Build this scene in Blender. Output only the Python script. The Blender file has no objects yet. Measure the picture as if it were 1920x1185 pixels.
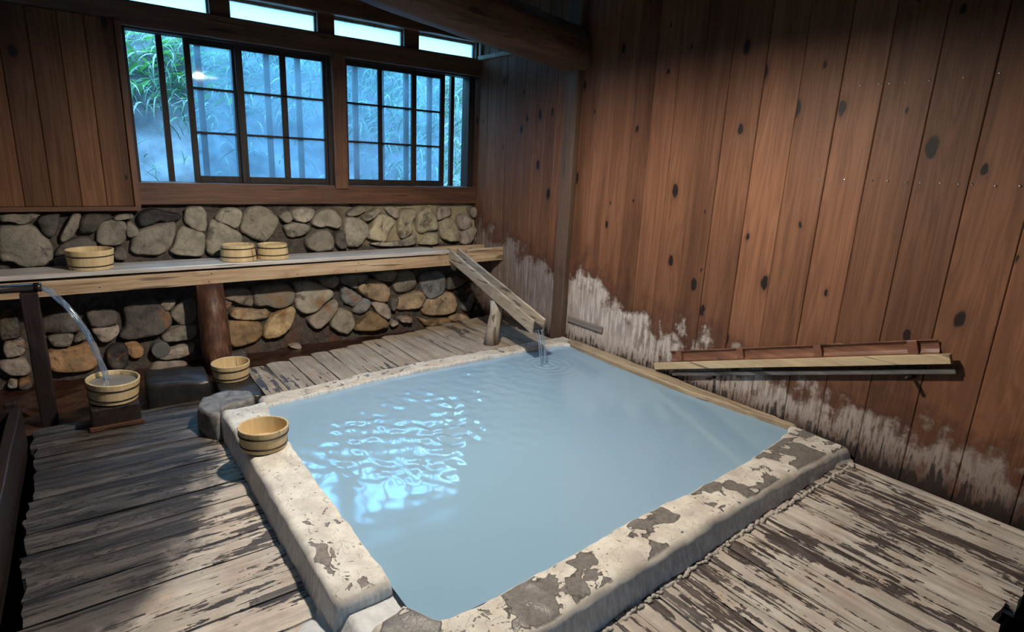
import bpy, bmesh, math, random
import numpy as np
from mathutils import Vector, Matrix, noise as mnoise
random.seed(7)
sc = bpy.context.scene
col = sc.collection

# ------------------------------------------------------------ camera, sky, exposure
cd = bpy.data.cameras.new('camera'); cam = bpy.data.objects.new('camera', cd); col.objects.link(cam)
cam.location = (0, 0, 1.47)
cam.rotation_mode = 'XYZ'
cam.rotation_euler = [math.radians(a) for a in (75.359, -2.548, -36.591)]
cd.sensor_fit = 'HORIZONTAL'; cd.sensor_width = 36; cd.lens = 20.6053; cd.clip_start = .02
sc.camera = cam
sc.view_settings.view_transform = 'Standard'; sc.view_settings.look = 'None'
sc.view_settings.gamma = 1; sc.view_settings.exposure = 0.0; sc.view_settings.use_curve_mapping = False

SKY = 3.9; LAMP = 2700.0
w = bpy.data.worlds.new('world'); sc.world = w; w.use_nodes = True
wn = w.node_tree; wn.nodes.clear()
wo = wn.nodes.new('ShaderNodeOutputWorld'); wb = wn.nodes.new('ShaderNodeBackground')
tc = wn.nodes.new('ShaderNodeTexCoord'); sp = wn.nodes.new('ShaderNodeSeparateXYZ'); wr = wn.nodes.new('ShaderNodeValToRGB')
wn.links.new(tc.outputs['Generated'], sp.inputs[0]); wn.links.new(sp.outputs['Z'], wr.inputs[0])
cr = wr.color_ramp
cr.elements[0].position = 0.0; cr.elements[0].color = (.05, .16, .25, 1)
cr.elements[1].position = 1.0; cr.elements[1].color = (1.2, 3.0, 5.0, 1)
e = cr.elements.new(.08); e.color = (.25, .74, 1.15, 1)
e = cr.elements.new(.45); e.color = (.62, 1.75, 3.0, 1)
wn.links.new(wr.outputs[0], wb.inputs[0]); wb.inputs[1].default_value = SKY
wn.links.new(wb.outputs[0], wo.inputs[0])

# ------------------------------------------------------------ shader helpers
class G:
    def __init__(s, name):
        s.m = bpy.data.materials.new(name); s.m.use_nodes = True
        s.t = s.m.node_tree; s.t.nodes.clear()
        s.out = s.t.nodes.new('ShaderNodeOutputMaterial')
        s.P = s.n('ShaderNodeTexCoord').outputs['Object']
    def n(s, ty, ins=None, **props):
        nd = s.t.nodes.new(ty)
        for k, v in props.items(): setattr(nd, k, v)
        for k, v in (ins or {}).items(): s.set(nd.inputs[k], v)
        return nd
    def set(s, sock, v):
        if isinstance(v, bpy.types.NodeSocket): s.t.links.new(v, sock)
        else:
            if isinstance(v, tuple) and len(v) == 3 and sock.type == 'RGBA': v = (*v, 1)
            sock.default_value = v
    def math(s, op, a, b=0.0, c=0.0, clamp=False):
        nd = s.n('ShaderNodeMath', {0: a, 1: b, 2: c}, operation=op); nd.use_clamp = clamp
        return nd.outputs[0]
    def add(s, a, b): return s.math('ADD', a, b)
    def sub(s, a, b): return s.math('SUBTRACT', a, b)
    def mul(s, a, b): return s.math('MULTIPLY', a, b)
    def smooth(s, x, a, b, lo=0.0, hi=1.0):
        return s.n('ShaderNodeMapRange', {0: x, 1: a, 2: b, 3: lo, 4: hi}, interpolation_type='SMOOTHSTEP').outputs[0]
    def vec(s, v, scale, add=None):
        o = s.n('ShaderNodeVectorMath', {0: v, 1: scale}, operation='MULTIPLY').outputs[0]
        if add is not None: o = s.n('ShaderNodeVectorMath', {0: o, 1: add}, operation='ADD').outputs[0]
        return o
    def vadd(s, a, b): return s.n('ShaderNodeVectorMath', {0: a, 1: b}, operation='ADD').outputs[0]
    def noise(s, v, scale=1.0, detail=4.0, rough=.55, dist=0.0):
        return s.n('ShaderNodeTexNoise', {'Vector': v, 'Scale': scale, 'Detail': detail, 'Roughness': rough, 'Distortion': dist}).outputs[0]
    def voro(s, v, scale=1.0, feature='F1', rnd=1.0):
        return s.n('ShaderNodeTexVoronoi', {'Vector': v, 'Scale': scale, 'Randomness': rnd}, feature=feature)
    def sep(s, v):
        o = s.n('ShaderNodeSeparateXYZ', {0: v}).outputs; return o[0], o[1], o[2]
    def comb(s, x, y, z): return s.n('ShaderNodeCombineXYZ', {0: x, 1: y, 2: z}).outputs[0]
    def mix(s, f, a, b, mode='MIX'):
        nd = s.n('ShaderNodeMix', data_type='RGBA', blend_type=mode)
        s.set(nd.inputs[0], f); s.set(nd.inputs[6], a); s.set(nd.inputs[7], b); return nd.outputs[2]
    def ramp(s, f, stops, interp='LINEAR'):
        nd = s.n('ShaderNodeValToRGB', {0: f}); r = nd.color_ramp; r.interpolation = interp
        while len(r.elements) < len(stops): r.elements.new(.5)
        for el, (p, c) in zip(r.elements, stops):
            el.position = p; el.color = (*c, 1) if isinstance(c, tuple) else (c, c, c, 1)
        return nd.outputs[0]
    def attr(s, name='bc'):
        return s.n('ShaderNodeAttribute', attribute_name=name).outputs['Color']
    def bump(s, h, strength=.5, dist=.01, nrm=None):
        ins = {'Height': h, 'Strength': strength, 'Distance': dist}
        if nrm is not None: ins['Normal'] = nrm
        return s.n('ShaderNodeBump', ins).outputs[0]
    def bsdf(s, color, rough=.6, normal=None, **kw):
        ins = {'Base Color': color, 'Roughness': rough}
        if normal is not None: ins['Normal'] = normal
        for k, v in kw.items(): ins[k.replace('_', ' ')] = v
        return s.n('ShaderNodeBsdfPrincipled', ins).outputs[0]
    def done(s, sh): s.t.links.new(sh, s.out.inputs[0]); return s.m

def mat_boards(name, dark, mid, light, axis='Z', stain=False, knots=.50, rough=.55, knotlen=2.6):
    """sawn boards: grain along an axis, knots, an individual tone for each board"""
    g = G(name); P = g.P; b = g.attr(); r, gg, bb = g.sep(b)
    off = g.comb(g.mul(r, 17.0), g.mul(gg, 13.0), g.mul(bb, 29.0))
    sc3 = {'Z': (1, 1, .055), 'X': (.055, 1, 1), 'Y': (1, .055, 1)}[axis]
    Q = g.vadd(P, off)
    v = g.vec(Q, sc3)
    f1 = g.noise(v, 34, 5, .6, .2)
    f2 = g.noise(v, 9, 3, .5, 1.2)
    rings = g.math('FRACT', g.mul(f2, 9.0))
    rings = g.smooth(g.math('ABSOLUTE', g.sub(rings, .5)), .0, .5)
    f = g.add(g.mul(f1, .55), g.mul(rings, .20))
    f = g.add(f, g.mul(g.noise(g.vec(Q, sc3), 3.5, 3, .5), .25))
    c = g.ramp(f, [(.18, dark), (.5, mid), (.82, light)])
    tone = g.n('ShaderNodeMapRange', {0: r, 1: 0.0, 2: 1.0, 3: .66, 4: 1.22}).outputs[0]
    c = g.mix(1.0, c, g.comb(tone, tone, tone), 'MULTIPLY')
    # board-long discoloured streaks
    g2 = g.noise(g.vec(Q, {'Z': (5, 5, .5), 'X': (.5, 5, 5), 'Y': (5, .5, 5)}[axis]), 1, 3)
    c = g.mix(g.smooth(g2, .52, .72, 0, .55), c, tuple(x * .45 for x in dark))
    # knots
    x, y, z = g.sep(Q)
    kv = {'Z': g.comb(g.mul(g.add(x, y), 5.2), g.mul(z, knotlen), 0.0), 'X': g.comb(g.mul(g.add(y, z), 5.2), g.mul(x, knotlen), 0.0),
          'Y': g.comb(g.mul(g.add(x, z), 5.2), g.mul(y, knotlen), 0.0)}[axis]
    kn = g.n('ShaderNodeTexNoise', {'Vector': P, 'Scale': 14.0, 'Detail': 2.0}).outputs['Color']
    kv = g.vadd(kv, g.vec(kn, (.12, .12, 0)))
    vo = g.voro(kv, 1.0); vo.voronoi_dimensions = '2D'
    kr, kg, kb = g.sep(vo.outputs['Color'])
    size = g.n('ShaderNodeMapRange', {0: g.math('POWER', kg, 1.8), 1: 0.0, 2: 1.0, 3: .032, 4: .135}).outputs[0]
    kd = g.math('DIVIDE', vo.outputs['Distance'], size)
    on = g.math('GREATER_THAN', kr, knots)
    km = g.mul(g.smooth(kd, .75, 1.15, 1, 0), on)
    halo = g.mul(g.smooth(kd, 1.0, 2.6, .5, 0), on)
    c = g.mix(halo, c, tuple(x * 1.0 for x in dark))
    c = g.mix(km, c, (.012, .007, .006))
    rg = rough
    if stain:
        X, Y, Z = g.sep(P)
        hh = g.ramp(g.mul(Y, .2), [(.0, .28), (.1, .30), (.18, .34), (.26, .34), (.34, .36), (.42, .45), (.48, .44), (.53, .47), (.58, .57),
                                    (.62, .62), (.655, .74), (.69, .60), (.76, .68), (.86, .84), (1.0, .95)], 'B_SPLINE')
        hh = g.sep(hh)[0]
        s1 = g.noise(g.comb(0.0, g.mul(Y, 15.0), g.mul(Z, 3.0)), 1, 4, .6)
        s2 = g.noise(g.comb(3.0, g.mul(Y, 6.0), g.mul(Z, 6.0)), 1, 5, .65)
        s3 = g.noise(g.comb(7.0, g.mul(Y, 40.0), g.mul(Z, 5.0)), 1, 4, .65)
        lev = g.add(hh, g.add(g.mul(g.sub(s1, .5), .24), g.mul(g.sub(s2, .5), .75)))
        below = g.smooth(g.sub(lev, Z), -.02, .12)
        # dark damp zone at the foot and red-brown soak above the crust
        soak = g.smooth(g.sub(g.add(lev, .16), Z), -.05, .22, 0, .62)
        c = g.mix(soak, c, (.040, .014, .010))
        foot = g.smooth(g.sub(g.add(.15, g.add(g.mul(g.sub(s3, .5), .50), g.mul(g.sub(s2, .5), .3))), Z), -.03, .06)
        rinse = g.ramp(g.mul(Y, .2), [(.1, .42), (.2, .50), (.3, .66), (.45, .80), (.55, .95), (.66, 1.0), (.70, .42), (.9, .35)])
        patch = g.smooth(g.add(g.mul(s2, .6), g.mul(s3, .4)), .36, .54)
        near = g.smooth(Y, 2.45, 2.75)
        patch = g.math('MAXIMUM', patch, g.mul(near, .85))
        white = g.mul(g.mul(below, g.sub(1.0, g.mul(foot, .93))), g.mul(patch, g.sep(rinse)[0]))
        cw = g.mix(g.smooth(s3, .35, .65), (.36, .30, .27), (.58, .51, .46))
        c = g.mix(g.mul(foot, .9), c, (.010, .007, .007))
        c = g.mix(white, c, cw)
    h = g.add(g.mul(f1, .6), g.mul(km, -.6))
    return g.done(g.bsdf(c, rg, g.bump(h, .35, .004), Specular_IOR_Level=.22))

def mat_crust_floor(name, axis, thr, wetmap=False, light=(.64, .56, .48)):
    """worn planks under a pale mineral crust that has flaked off along the grain"""
    g = G(name); P = g.P; r, gg, bb = g.sep(g.attr())
    Q = g.vadd(P, g.comb(g.mul(r, 9.0), g.mul(gg, 7.0), g.mul(bb, 3.0)))
    a = {'X': ((1.7, 13, 13), (5, 52, 52)), 'Y': ((12, 1.6, 12), (48, 4.5, 48))}[axis]
    n1 = g.noise(g.vec(Q, a[0]), 1, 5, .62, .6)
    n2 = g.noise(g.vec(Q, a[1]), 1, 4, .6, .4)
    n3 = g.noise(P, 1.7, 3, .5)
    f = g.add(g.add(g.mul(n1, .54), g.mul(n2, .46)), g.mul(g.sub(n3, .5), .38))
    n6 = g.noise(P, 34, 6, .7)
    f = g.add(f, g.mul(g.sub(n6, .5), .20))
    if wetmap:
        X, Y, Z = g.sep(P)
        x0 = g.ramp(g.mul(Y, .2), [(.30, .22), (.36, .32), (.41, .50), (.46, .66), (.52, .76), (.58, .82), (.64, .88), (.70, .97), (.76, 1.0)])
        x0 = g.sub(g.sep(x0)[0], .35)
        wn_ = g.noise(P, 4.5, 5, .65, .5)
        wet = g.smooth(g.sub(g.add(x0, g.mul(g.sub(wn_, .5), .5)), X), -.05, .16)
        f = g.sub(f, g.mul(wet, .05))
    crust = g.smooth(f, thr - .006, thr + .012)
    edge = g.mul(g.smooth(f, thr - .02, thr), g.smooth(f, thr, thr + .016, 1, 0))
    n4 = g.noise(P, 7, 5, .6)
    n5 = g.noise(g.vec(Q, a[1]), .6, 5, .6)
    cl = g.mix(g.smooth(n4, .35, .68), light, tuple(x * y for x, y in zip(light, (.80, .72, .68))))
    cl = g.mix(g.smooth(n5, .40, .62, .5, 0), cl, tuple(x * .42 for x in light))
    dk = g.mix(g.smooth(n2, .3, .7), (.040, .031, .029), (.150, .118, .106))
    c = g.mix(crust, dk, cl)
    c = g.mix(g.mul(edge, .45), c, (.030, .020, .016))
    rough = g.mix(crust, (.42, .42, .42), (.72, .72, .72))
    if wetmap:
        c = g.mix(g.mul(wet, .93), c, g.mix(g.smooth(g.add(g.mul(n5, .6), g.mul(n1, .4)), .38, .62), (.007, .005, .005), (.060, .047, .042)))
        rough = g.mix(wet, rough, (.52, .52, .52))
    h = g.add(g.add(g.mul(crust, .8), g.mul(n2, .5)), g.mul(n6, .5))
    return g.done(g.bsdf(c, g.sep(rough)[0], g.bump(h, .8, .009), Specular_IOR_Level=.4))

def mat_rim(name, thr, blob_scale=8.0, fine=.5, tint=(.68, .62, .53), blob=(.125, .112, .100), vstretch=(1, 1, 1), patch=None):
    """mineral-crusted timber: cream crust, dark smooth bare patches with outlines, ribbed flanks"""
    g = G(name); P = g.P
    warp = g.n('ShaderNodeTexNoise', {'Vector': P, 'Scale': 9.0, 'Detail': 3.0}).outputs['Color']
    Q = g.vadd(g.vec(P, vstretch), g.vec(warp, (.07, .07, .07)))
    n1 = g.noise(Q, blob_scale, 3, .55, .3)
    n2 = g.noise(P, 60, 5, .65)
    reg = g.noise(P, 2.2, 2, .5)
    f = g.add(n1, g.add(g.mul(g.sub(reg, .5), .35), g.mul(g.sub(n2, .5), .05)))
    nz = g.sep(g.n('ShaderNodeNewGeometry').outputs['Normal'])[2]
    top = g.smooth(nz, .80, .95)
    fs = g.noise(Q, blob_scale * 3.1, 3, .55, .3)
    f = g.math('MAXIMUM', f, g.sub(g.add(fs, g.mul(g.sub(reg, .5), .3)), .085))
    if patch:   # a worn, cracked stretch of its own shape
        px, py, pz = g.sep(P)
        dd = g.math('SQRT', g.add(g.math('POWER', g.math('ABSOLUTE', g.mul(g.sub(px, patch[0]), 1 / patch[2])), 2.0), g.math('POWER', g.math('ABSOLUTE', g.mul(g.sub(py, patch[1]), 1 / patch[3])), 2.0)))
        f = g.add(f, g.smooth(dd, .25, 1.2, .17, 0))
    bare = g.mul(g.smooth(f, thr, thr + .012), top)
    line = g.mul(g.mul(g.smooth(f, thr - .006, thr + .002), g.smooth(f, thr + .006, thr + .022, 1, 0)), top)
    swirl = g.math('ABSOLUTE', g.sub(g.math('FRACT', g.mul(g.noise(Q, 13, 2, .5), 5.0)), .5))
    sw = g.mul(g.smooth(swirl, .0, .05, .38, 0), top)
    n4 = g.noise(P, 10, 5, .62)
    c = g.mix(g.smooth(n4, .32, .7), tint, tuple(x * y for x, y in zip(tint, (.70, .66, .66))))
    c = g.mix(sw, c, (.20, .155, .12))
    pit = g.smooth(g.noise(P, 46, 3, .5), .665, .70, 0, .8)
    c = g.mix(g.mul(pit, top), c, (.05, .036, .03))
    x, y, z = g.sep(P)
    rib = g.noise(g.comb(g.mul(x, 70.0), g.mul(y, 70.0), g.mul(z, 6.0)), 1, 3, .6)
    flank = g.sub(1.0, g.smooth(nz, .25, .8))
    c = g.mix(flank, c, g.mix(g.smooth(rib, .3, .7), (.54, .54, .54), (.80, .80, .80)))
    blobc = g.mix(g.smooth(n2, .3, .7), blob, tuple(v * 1.7 for v in blob))
    c = g.mix(bare, c, blobc)
    c = g.mix(g.mul(line, .75), c, (.035, .026, .022))
    h = g.add(g.add(g.mul(g.sub(1.0, bare), .9), g.mul(n2, .45)), g.add(g.mul(rib, g.mul(flank, .9)), g.mul(sw, -.5)))
    rough = g.mix(bare, (.66, .66, .66), (.30, .30, .30))
    return g.done(g.bsdf(c, g.sep(rough)[0], g.bump(h, .7, .006), Specular_IOR_Level=.4))

def mat_stone():
    g = G('fieldstone'); P = g.P; base = g.attr()
    n1 = g.noise(P, 9, 6, .65, .4); n2 = g.noise(P, 42, 5, .65); n3 = g.noise(P, 3.4, 3)
    m = g.n('ShaderNodeMapRange', {0: n1, 1: .25, 2: .75, 3: .40, 4: 1.5}).outputs[0]
    c = g.mix(1.0, base, g.comb(m, m, m), 'MULTIPLY')
    c = g.mix(g.smooth(n2, .55, .75, 0, .6), c, (.045, .038, .030))
    c = g.mix(g.smooth(n3, .55, .7, 0, .35), c, (.24, .19, .12))
    z = g.sep(P)[2]
    n4 = g.noise(P, 5.5, 5, .65, .8)
    c = g.mix(g.mul(g.smooth(n4, .54, .64, 0, .75), g.smooth(z, .55, .25)), c, (.26, .115, .040))
    n5 = g.noise(P, 7.5, 5, .7, .6)
    c = g.mix(g.smooth(n5, .56, .66, 0, .7), c, (.030, .026, .022))
    return g.done(g.bsdf(c, .62, g.bump(g.add(n1, g.mul(n2, .5)), .8, .02), Specular_IOR_Level=.4))

def mat_mortar():
    g = G('mortar'); P = g.P; x, y, z = g.sep(P)
    n = g.noise(P, 26, 5, .65); n1 = g.noise(P, 3, 3)
    pale = g.mul(g.smooth(g.add(x, g.mul(g.sub(n1, .5), 1.2)), 1.7, 2.5), g.smooth(z, .70, .76))
    c = g.mix(g.smooth(n, .35, .7), (.030, .021, .016), (.085, .064, .048))
    c = g.mix(pale, c, g.mix(n, (.22, .175, .10), (.38, .31, .19)))
    rust = g.smooth(g.noise(P, 6, 3), .55, .66, 0, .6)
    c = g.mix(g.mul(rust, g.smooth(z, .25, .0)), c, (.11, .035, .012))
    return g.done(g.bsdf(c, .7, g.bump(n, .7, .02)))

def mat_plain(name, c, rough=.6, var=.25, scale=20, stretch=(1, 1, 1), bump=.3, spec=.4, **kw):
    g = G(name); n = g.noise(g.vec(g.P, stretch), scale, 5, .6); n2 = g.noise(g.P, 3.5, 3)
    m = g.add(g.n('ShaderNodeMapRange', {0: n, 1: .25, 2: .75, 3: 1 - var, 4: 1 + var}).outputs[0], g.mul(g.sub(n2, .5), var))
    cc = g.mix(1.0, c, g.comb(m, m, m), 'MULTIPLY')
    return g.done(g.bsdf(cc, rough, g.bump(n, bump, .005), Specular_IOR_Level=spec, **kw))

def mat_timber(name, dark, mid, light, axis, rough=.55, pale_edge=0.0):
    """single weathered timber, grain along an axis"""
    g = G(name); P = g.P
    s3 = {'Z': (1, 1, .06), 'X': (.06, 1, 1), 'Y': (1, .06, 1)}[axis]
    v = g.vec(P, s3); f1 = g.noise(v, 55, 5, .62, .3); f2 = g.noise(v, 16, 3, .5, .8); n3 = g.noise(P, 5, 4, .6)
    f = g.add(g.mul(f1, .5), g.mul(f2, .5))
    c = g.ramp(f, [(.3, dark), (.5, mid), (.7, light)])
    c = g.mix(g.smooth(n3, .52, .72, 0, .55), c, dark)
    cr = g.smooth(g.noise(v, 30, 2, .4), .66, .70, 0, .7)
    c = g.mix(cr, c, tuple(x * .3 for x in dark))
    return g.done(g.bsdf(c, rough, g.bump(g.add(f1, g.mul(cr, -1.0)), .4, .006), Specular_IOR_Level=.4))

def mat_water_pool():
    g = G('milky_water'); n = g.noise(g.P, 2.0, 3)
    c = g.mix(n, (.240, .375, .490), (.260, .40, .52))
    s = g.bsdf(c, .08, None, IOR=1.8)
    return g.done(s)

def mat_stream():
    g = G('falling_water'); n = g.noise(g.vec(g.P, (60, 60, 8)), 1, 3)
    tr = g.n('ShaderNodeBsdfTransparent', {0: (.93, .97, 1)}).outputs[0]
    gl = g.n('ShaderNodeBsdfGlossy', {'Color': (.9, .95, 1), 'Roughness': .12}).outputs[0]
    df = g.n('ShaderNodeBsdfTranslucent', {'Color': (.55, .68, .82)}).outputs[0]
    dd = g.n('ShaderNodeBsdfDiffuse', {'Color': (.50, .60, .72)}).outputs[0]
    a = g.n('ShaderNodeMixShader', {0: .5, 1: df, 2: dd}).outputs[0]
    a = g.n('ShaderNodeMixShader', {0: .35, 1: a, 2: gl}).outputs[0]
    f = g.smooth(n, .35, .65, .18, .55)
    return g.done(g.n('ShaderNodeMixShader', {0: f, 1: tr, 2: a}).outputs[0])

def mat_glass(name, haze, tint):
    g = G(name); n = g.noise(g.P, 3.0, 4, .6)
    tr = g.n('ShaderNodeBsdfTransparent', {0: tint}).outputs[0]
    gl = g.n('ShaderNodeBsdfGlossy', {'Color': (1, 1, 1), 'Roughness': .03}).outputs[0]
    df = g.n('ShaderNodeBsdfTranslucent', {'Color': (.75, .85, .95)}).outputs[0]
    hz = g.mul(g.smooth(n, .3, .7, .6, 1.3), haze)
    a = g.n('ShaderNodeMixShader', {0: hz, 1: tr, 2: df}).outputs[0]
    fr = g.n('ShaderNodeLayerWeight', {'Blend': .12}).outputs['Fresnel']
    return g.done(g.n('ShaderNodeMixShader', {0: g.math('MAXIMUM', g.mul(fr, .8), .07), 1: a, 2: gl}).outputs[0])

def mat_frosted():
    g = G('frosted_glass')
    a = g.n('ShaderNodeBsdfTranslucent', {'Color': (.92, .96, .96)}).outputs[0]
    b = g.n('ShaderNodeBsdfGlossy', {'Roughness': .3}).outputs[0]
    return g.done(g.n('ShaderNodeMixShader', {0: .05, 1: a, 2: b}).outputs[0])

def mat_emit(name, c, s):
    g = G(name); return g.done(g.n('ShaderNodeEmission', {0: (*c, 1), 1: s}).outputs[0])

M = {}
M['boards_right'] = mat_boards('cedar_wall_boards', (.088, .037, .020), (.155, .068, .036), (.215, .102, .055), 'Z', stain=True)
M['boards'] = mat_boards('cedar_boards', (.075, .030, .016), (.155, .068, .032), (.235, .115, .055), 'Z')
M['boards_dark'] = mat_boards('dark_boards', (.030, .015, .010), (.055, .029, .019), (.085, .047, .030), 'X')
M['floor_x'] = mat_crust_floor('crusted_planks_along_x', 'X', .446, True)
M['floor_y'] = mat_crust_floor('crusted_planks_along_y', 'Y', .468, False, (.58, .51, .44))
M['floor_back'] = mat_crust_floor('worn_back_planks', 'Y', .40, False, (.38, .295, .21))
M['rim_near'] = mat_rim('rim_crust_blotched', .525, 5.2)
M['rim_left'] = mat_rim('rim_crust_pale', .66, 14.0, vstretch=(1, .5, 1), patch=(.585, 1.78, .055, .22), blob=(.16, .13, .105), tint=(.74, .70, .62))
M['rim_back'] = mat_rim('rim_crust_fine', .63, 20.0, tint=(.62, .54, .43))
M['rim_right'] = mat_timber('rim_bare_timber', (.16, .11, .07), (.34, .25, .16), (.50, .39, .27), 'Y')
M['stone'] = mat_stone(); M['mortar'] = mat_mortar()
M['beam'] = mat_timber('dark_hewn_timber', (.040, .022, .014), (.105, .054, .031), (.17, .09, .052), 'X')
M['trim_x'] = mat_timber('red_brown_timber_x', (.045, .020, .012), (.105, .045, .025), (.17, .078, .042), 'X')
M['trim_z'] = mat_timber('red_brown_timber_z', (.055, .024, .014), (.135, .058, .030), (.20, .095, .050), 'Z')
M['post'] = mat_timber('wall_post_timber', (.050, .030, .022), (.092, .055, .038), (.135, .082, .055), 'Z')
M['sash'] = mat_timber('black_sash_wood', (.010, .007, .006), (.020, .013, .011), (.034, .022, .017), 'Z', .6)
M['shelf'] = mat_timber('pale_weathered_timber_x', (.24, .14, .08), (.46, .32, .20), (.62, .49, .35), 'X', .5)
M['shelf_top'] = mat_timber('wet_shelf_board', (.34, .30, .27), (.52, .48, .45), (.66, .63, .61), 'X', .30)
M['spout'] = mat_timber('pale_spout_timber', (.20, .15, .11), (.40, .32, .24), (.56, .47, .37), 'Y', .5)
M['log'] = mat_timber('red_log', (.022, .011, .008), (.075, .031, .018), (.24, .12, .075), 'Z', .5)
M['stump'] = mat_timber('grey_stump', (.10, .075, .055), (.29, .24, .19), (.45, .40, .34), 'Z')
M['black_wood'] = mat_timber('black_wet_wood', (.008, .005, .005), (.018, .011, .010), (.035, .022, .019), 'Z', .35)
M['tub'] = mat_timber('dark_tub_wood', (.009, .006, .006), (.020, .012, .010), (.042, .023, .018), 'Y', .4)
M['dark'] = mat_plain('damp_earth', (.020, .015, .013), .6, .5, 9)
M['drain'] = mat_plain('rusty_drain_bed', (.042, .018, .012), .28, .7, 14, bump=.8, spec=.6)
M['ledge'] = mat_plain('wet_dark_ledge', (.020, .016, .014), .4, .7, 14, bump=1.0)
M['rock'] = mat_plain('grey_crusted_rock', (.17, .155, .145), .6, .7, 22, bump=1.0)
M['pale_strip'] = mat_timber('pale_strip_wood', (.33, .235, .13), (.44, .33, .20), (.54, .42, .27), 'Y')
M['grey_strip'] = mat_timber('grey_strip_wood', (.05, .045, .045), (.10, .092, .09), (.16, .15, .145), 'Y')
M['bamboo'] = mat_timber('red_brown_bamboo', (.085, .034, .020), (.17, .070, .040), (.26, .12, .07), 'Y', .4)
M['batten'] = mat_timber('grey_batten', (.13, .10, .085), (.22, .18, .155), (.33, .28, .25), 'Y')
M['bucket'] = mat_timber('pale_bucket_wood', (.48, .34, .17), (.62, .46, .25), (.74, .58, .35), 'Z', .42)
M['hoop'] = mat_plain('dark_hoop', (.030, .020, .014), .4, .2)
M['pipe'] = mat_plain('black_pipe', (.012, .010, .010), .25, .2, spec=.6)
M['grey'] = mat_plain('grey_cap', (.13, .13, .12), .5, .15)
M['nail'] = mat_plain('bright_nail', (.8, .78, .72), .25, .05, Metallic=1.0)
M['water'] = mat_water_pool(); M['stream'] = mat_stream()
M['bucket_water'] = mat_plain('bucket_water', (.20, .18, .16), .06, .05, bump=.05, spec=.6)
M['glass'] = mat_glass('hazy_pane', .12, (.80, .93, 1))
M['frosted'] = mat_frosted()
M['earth'] = mat_plain('bank_earth', (.20, .215, .24), .9, .55, 5, bump=1.0)
def mat_grass():
    g = G('bank_grass'); c = g.attr(); d = g.n('ShaderNodeBsdfDiffuse', {0: c}).outputs[0]; t = g.n('ShaderNodeBsdfTranslucent', {0: c}).outputs[0]
    return g.done(g.n('ShaderNodeMixShader', {0: .35, 1: d, 2: t}).outputs[0])
M['grass'] = mat_grass()
M['shade'] = mat_plain('enamel_shade', (.75, .73, .68), .4, .05)
M['bulb'] = mat_emit('lamp_bulb', (1.0, .92, .79), LAMP)
M['pale_frame'] = mat_timber('pale_frame_wood', (.16, .13, .10), (.26, .22, .17), (.36, .31, .25), 'Z')

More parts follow.
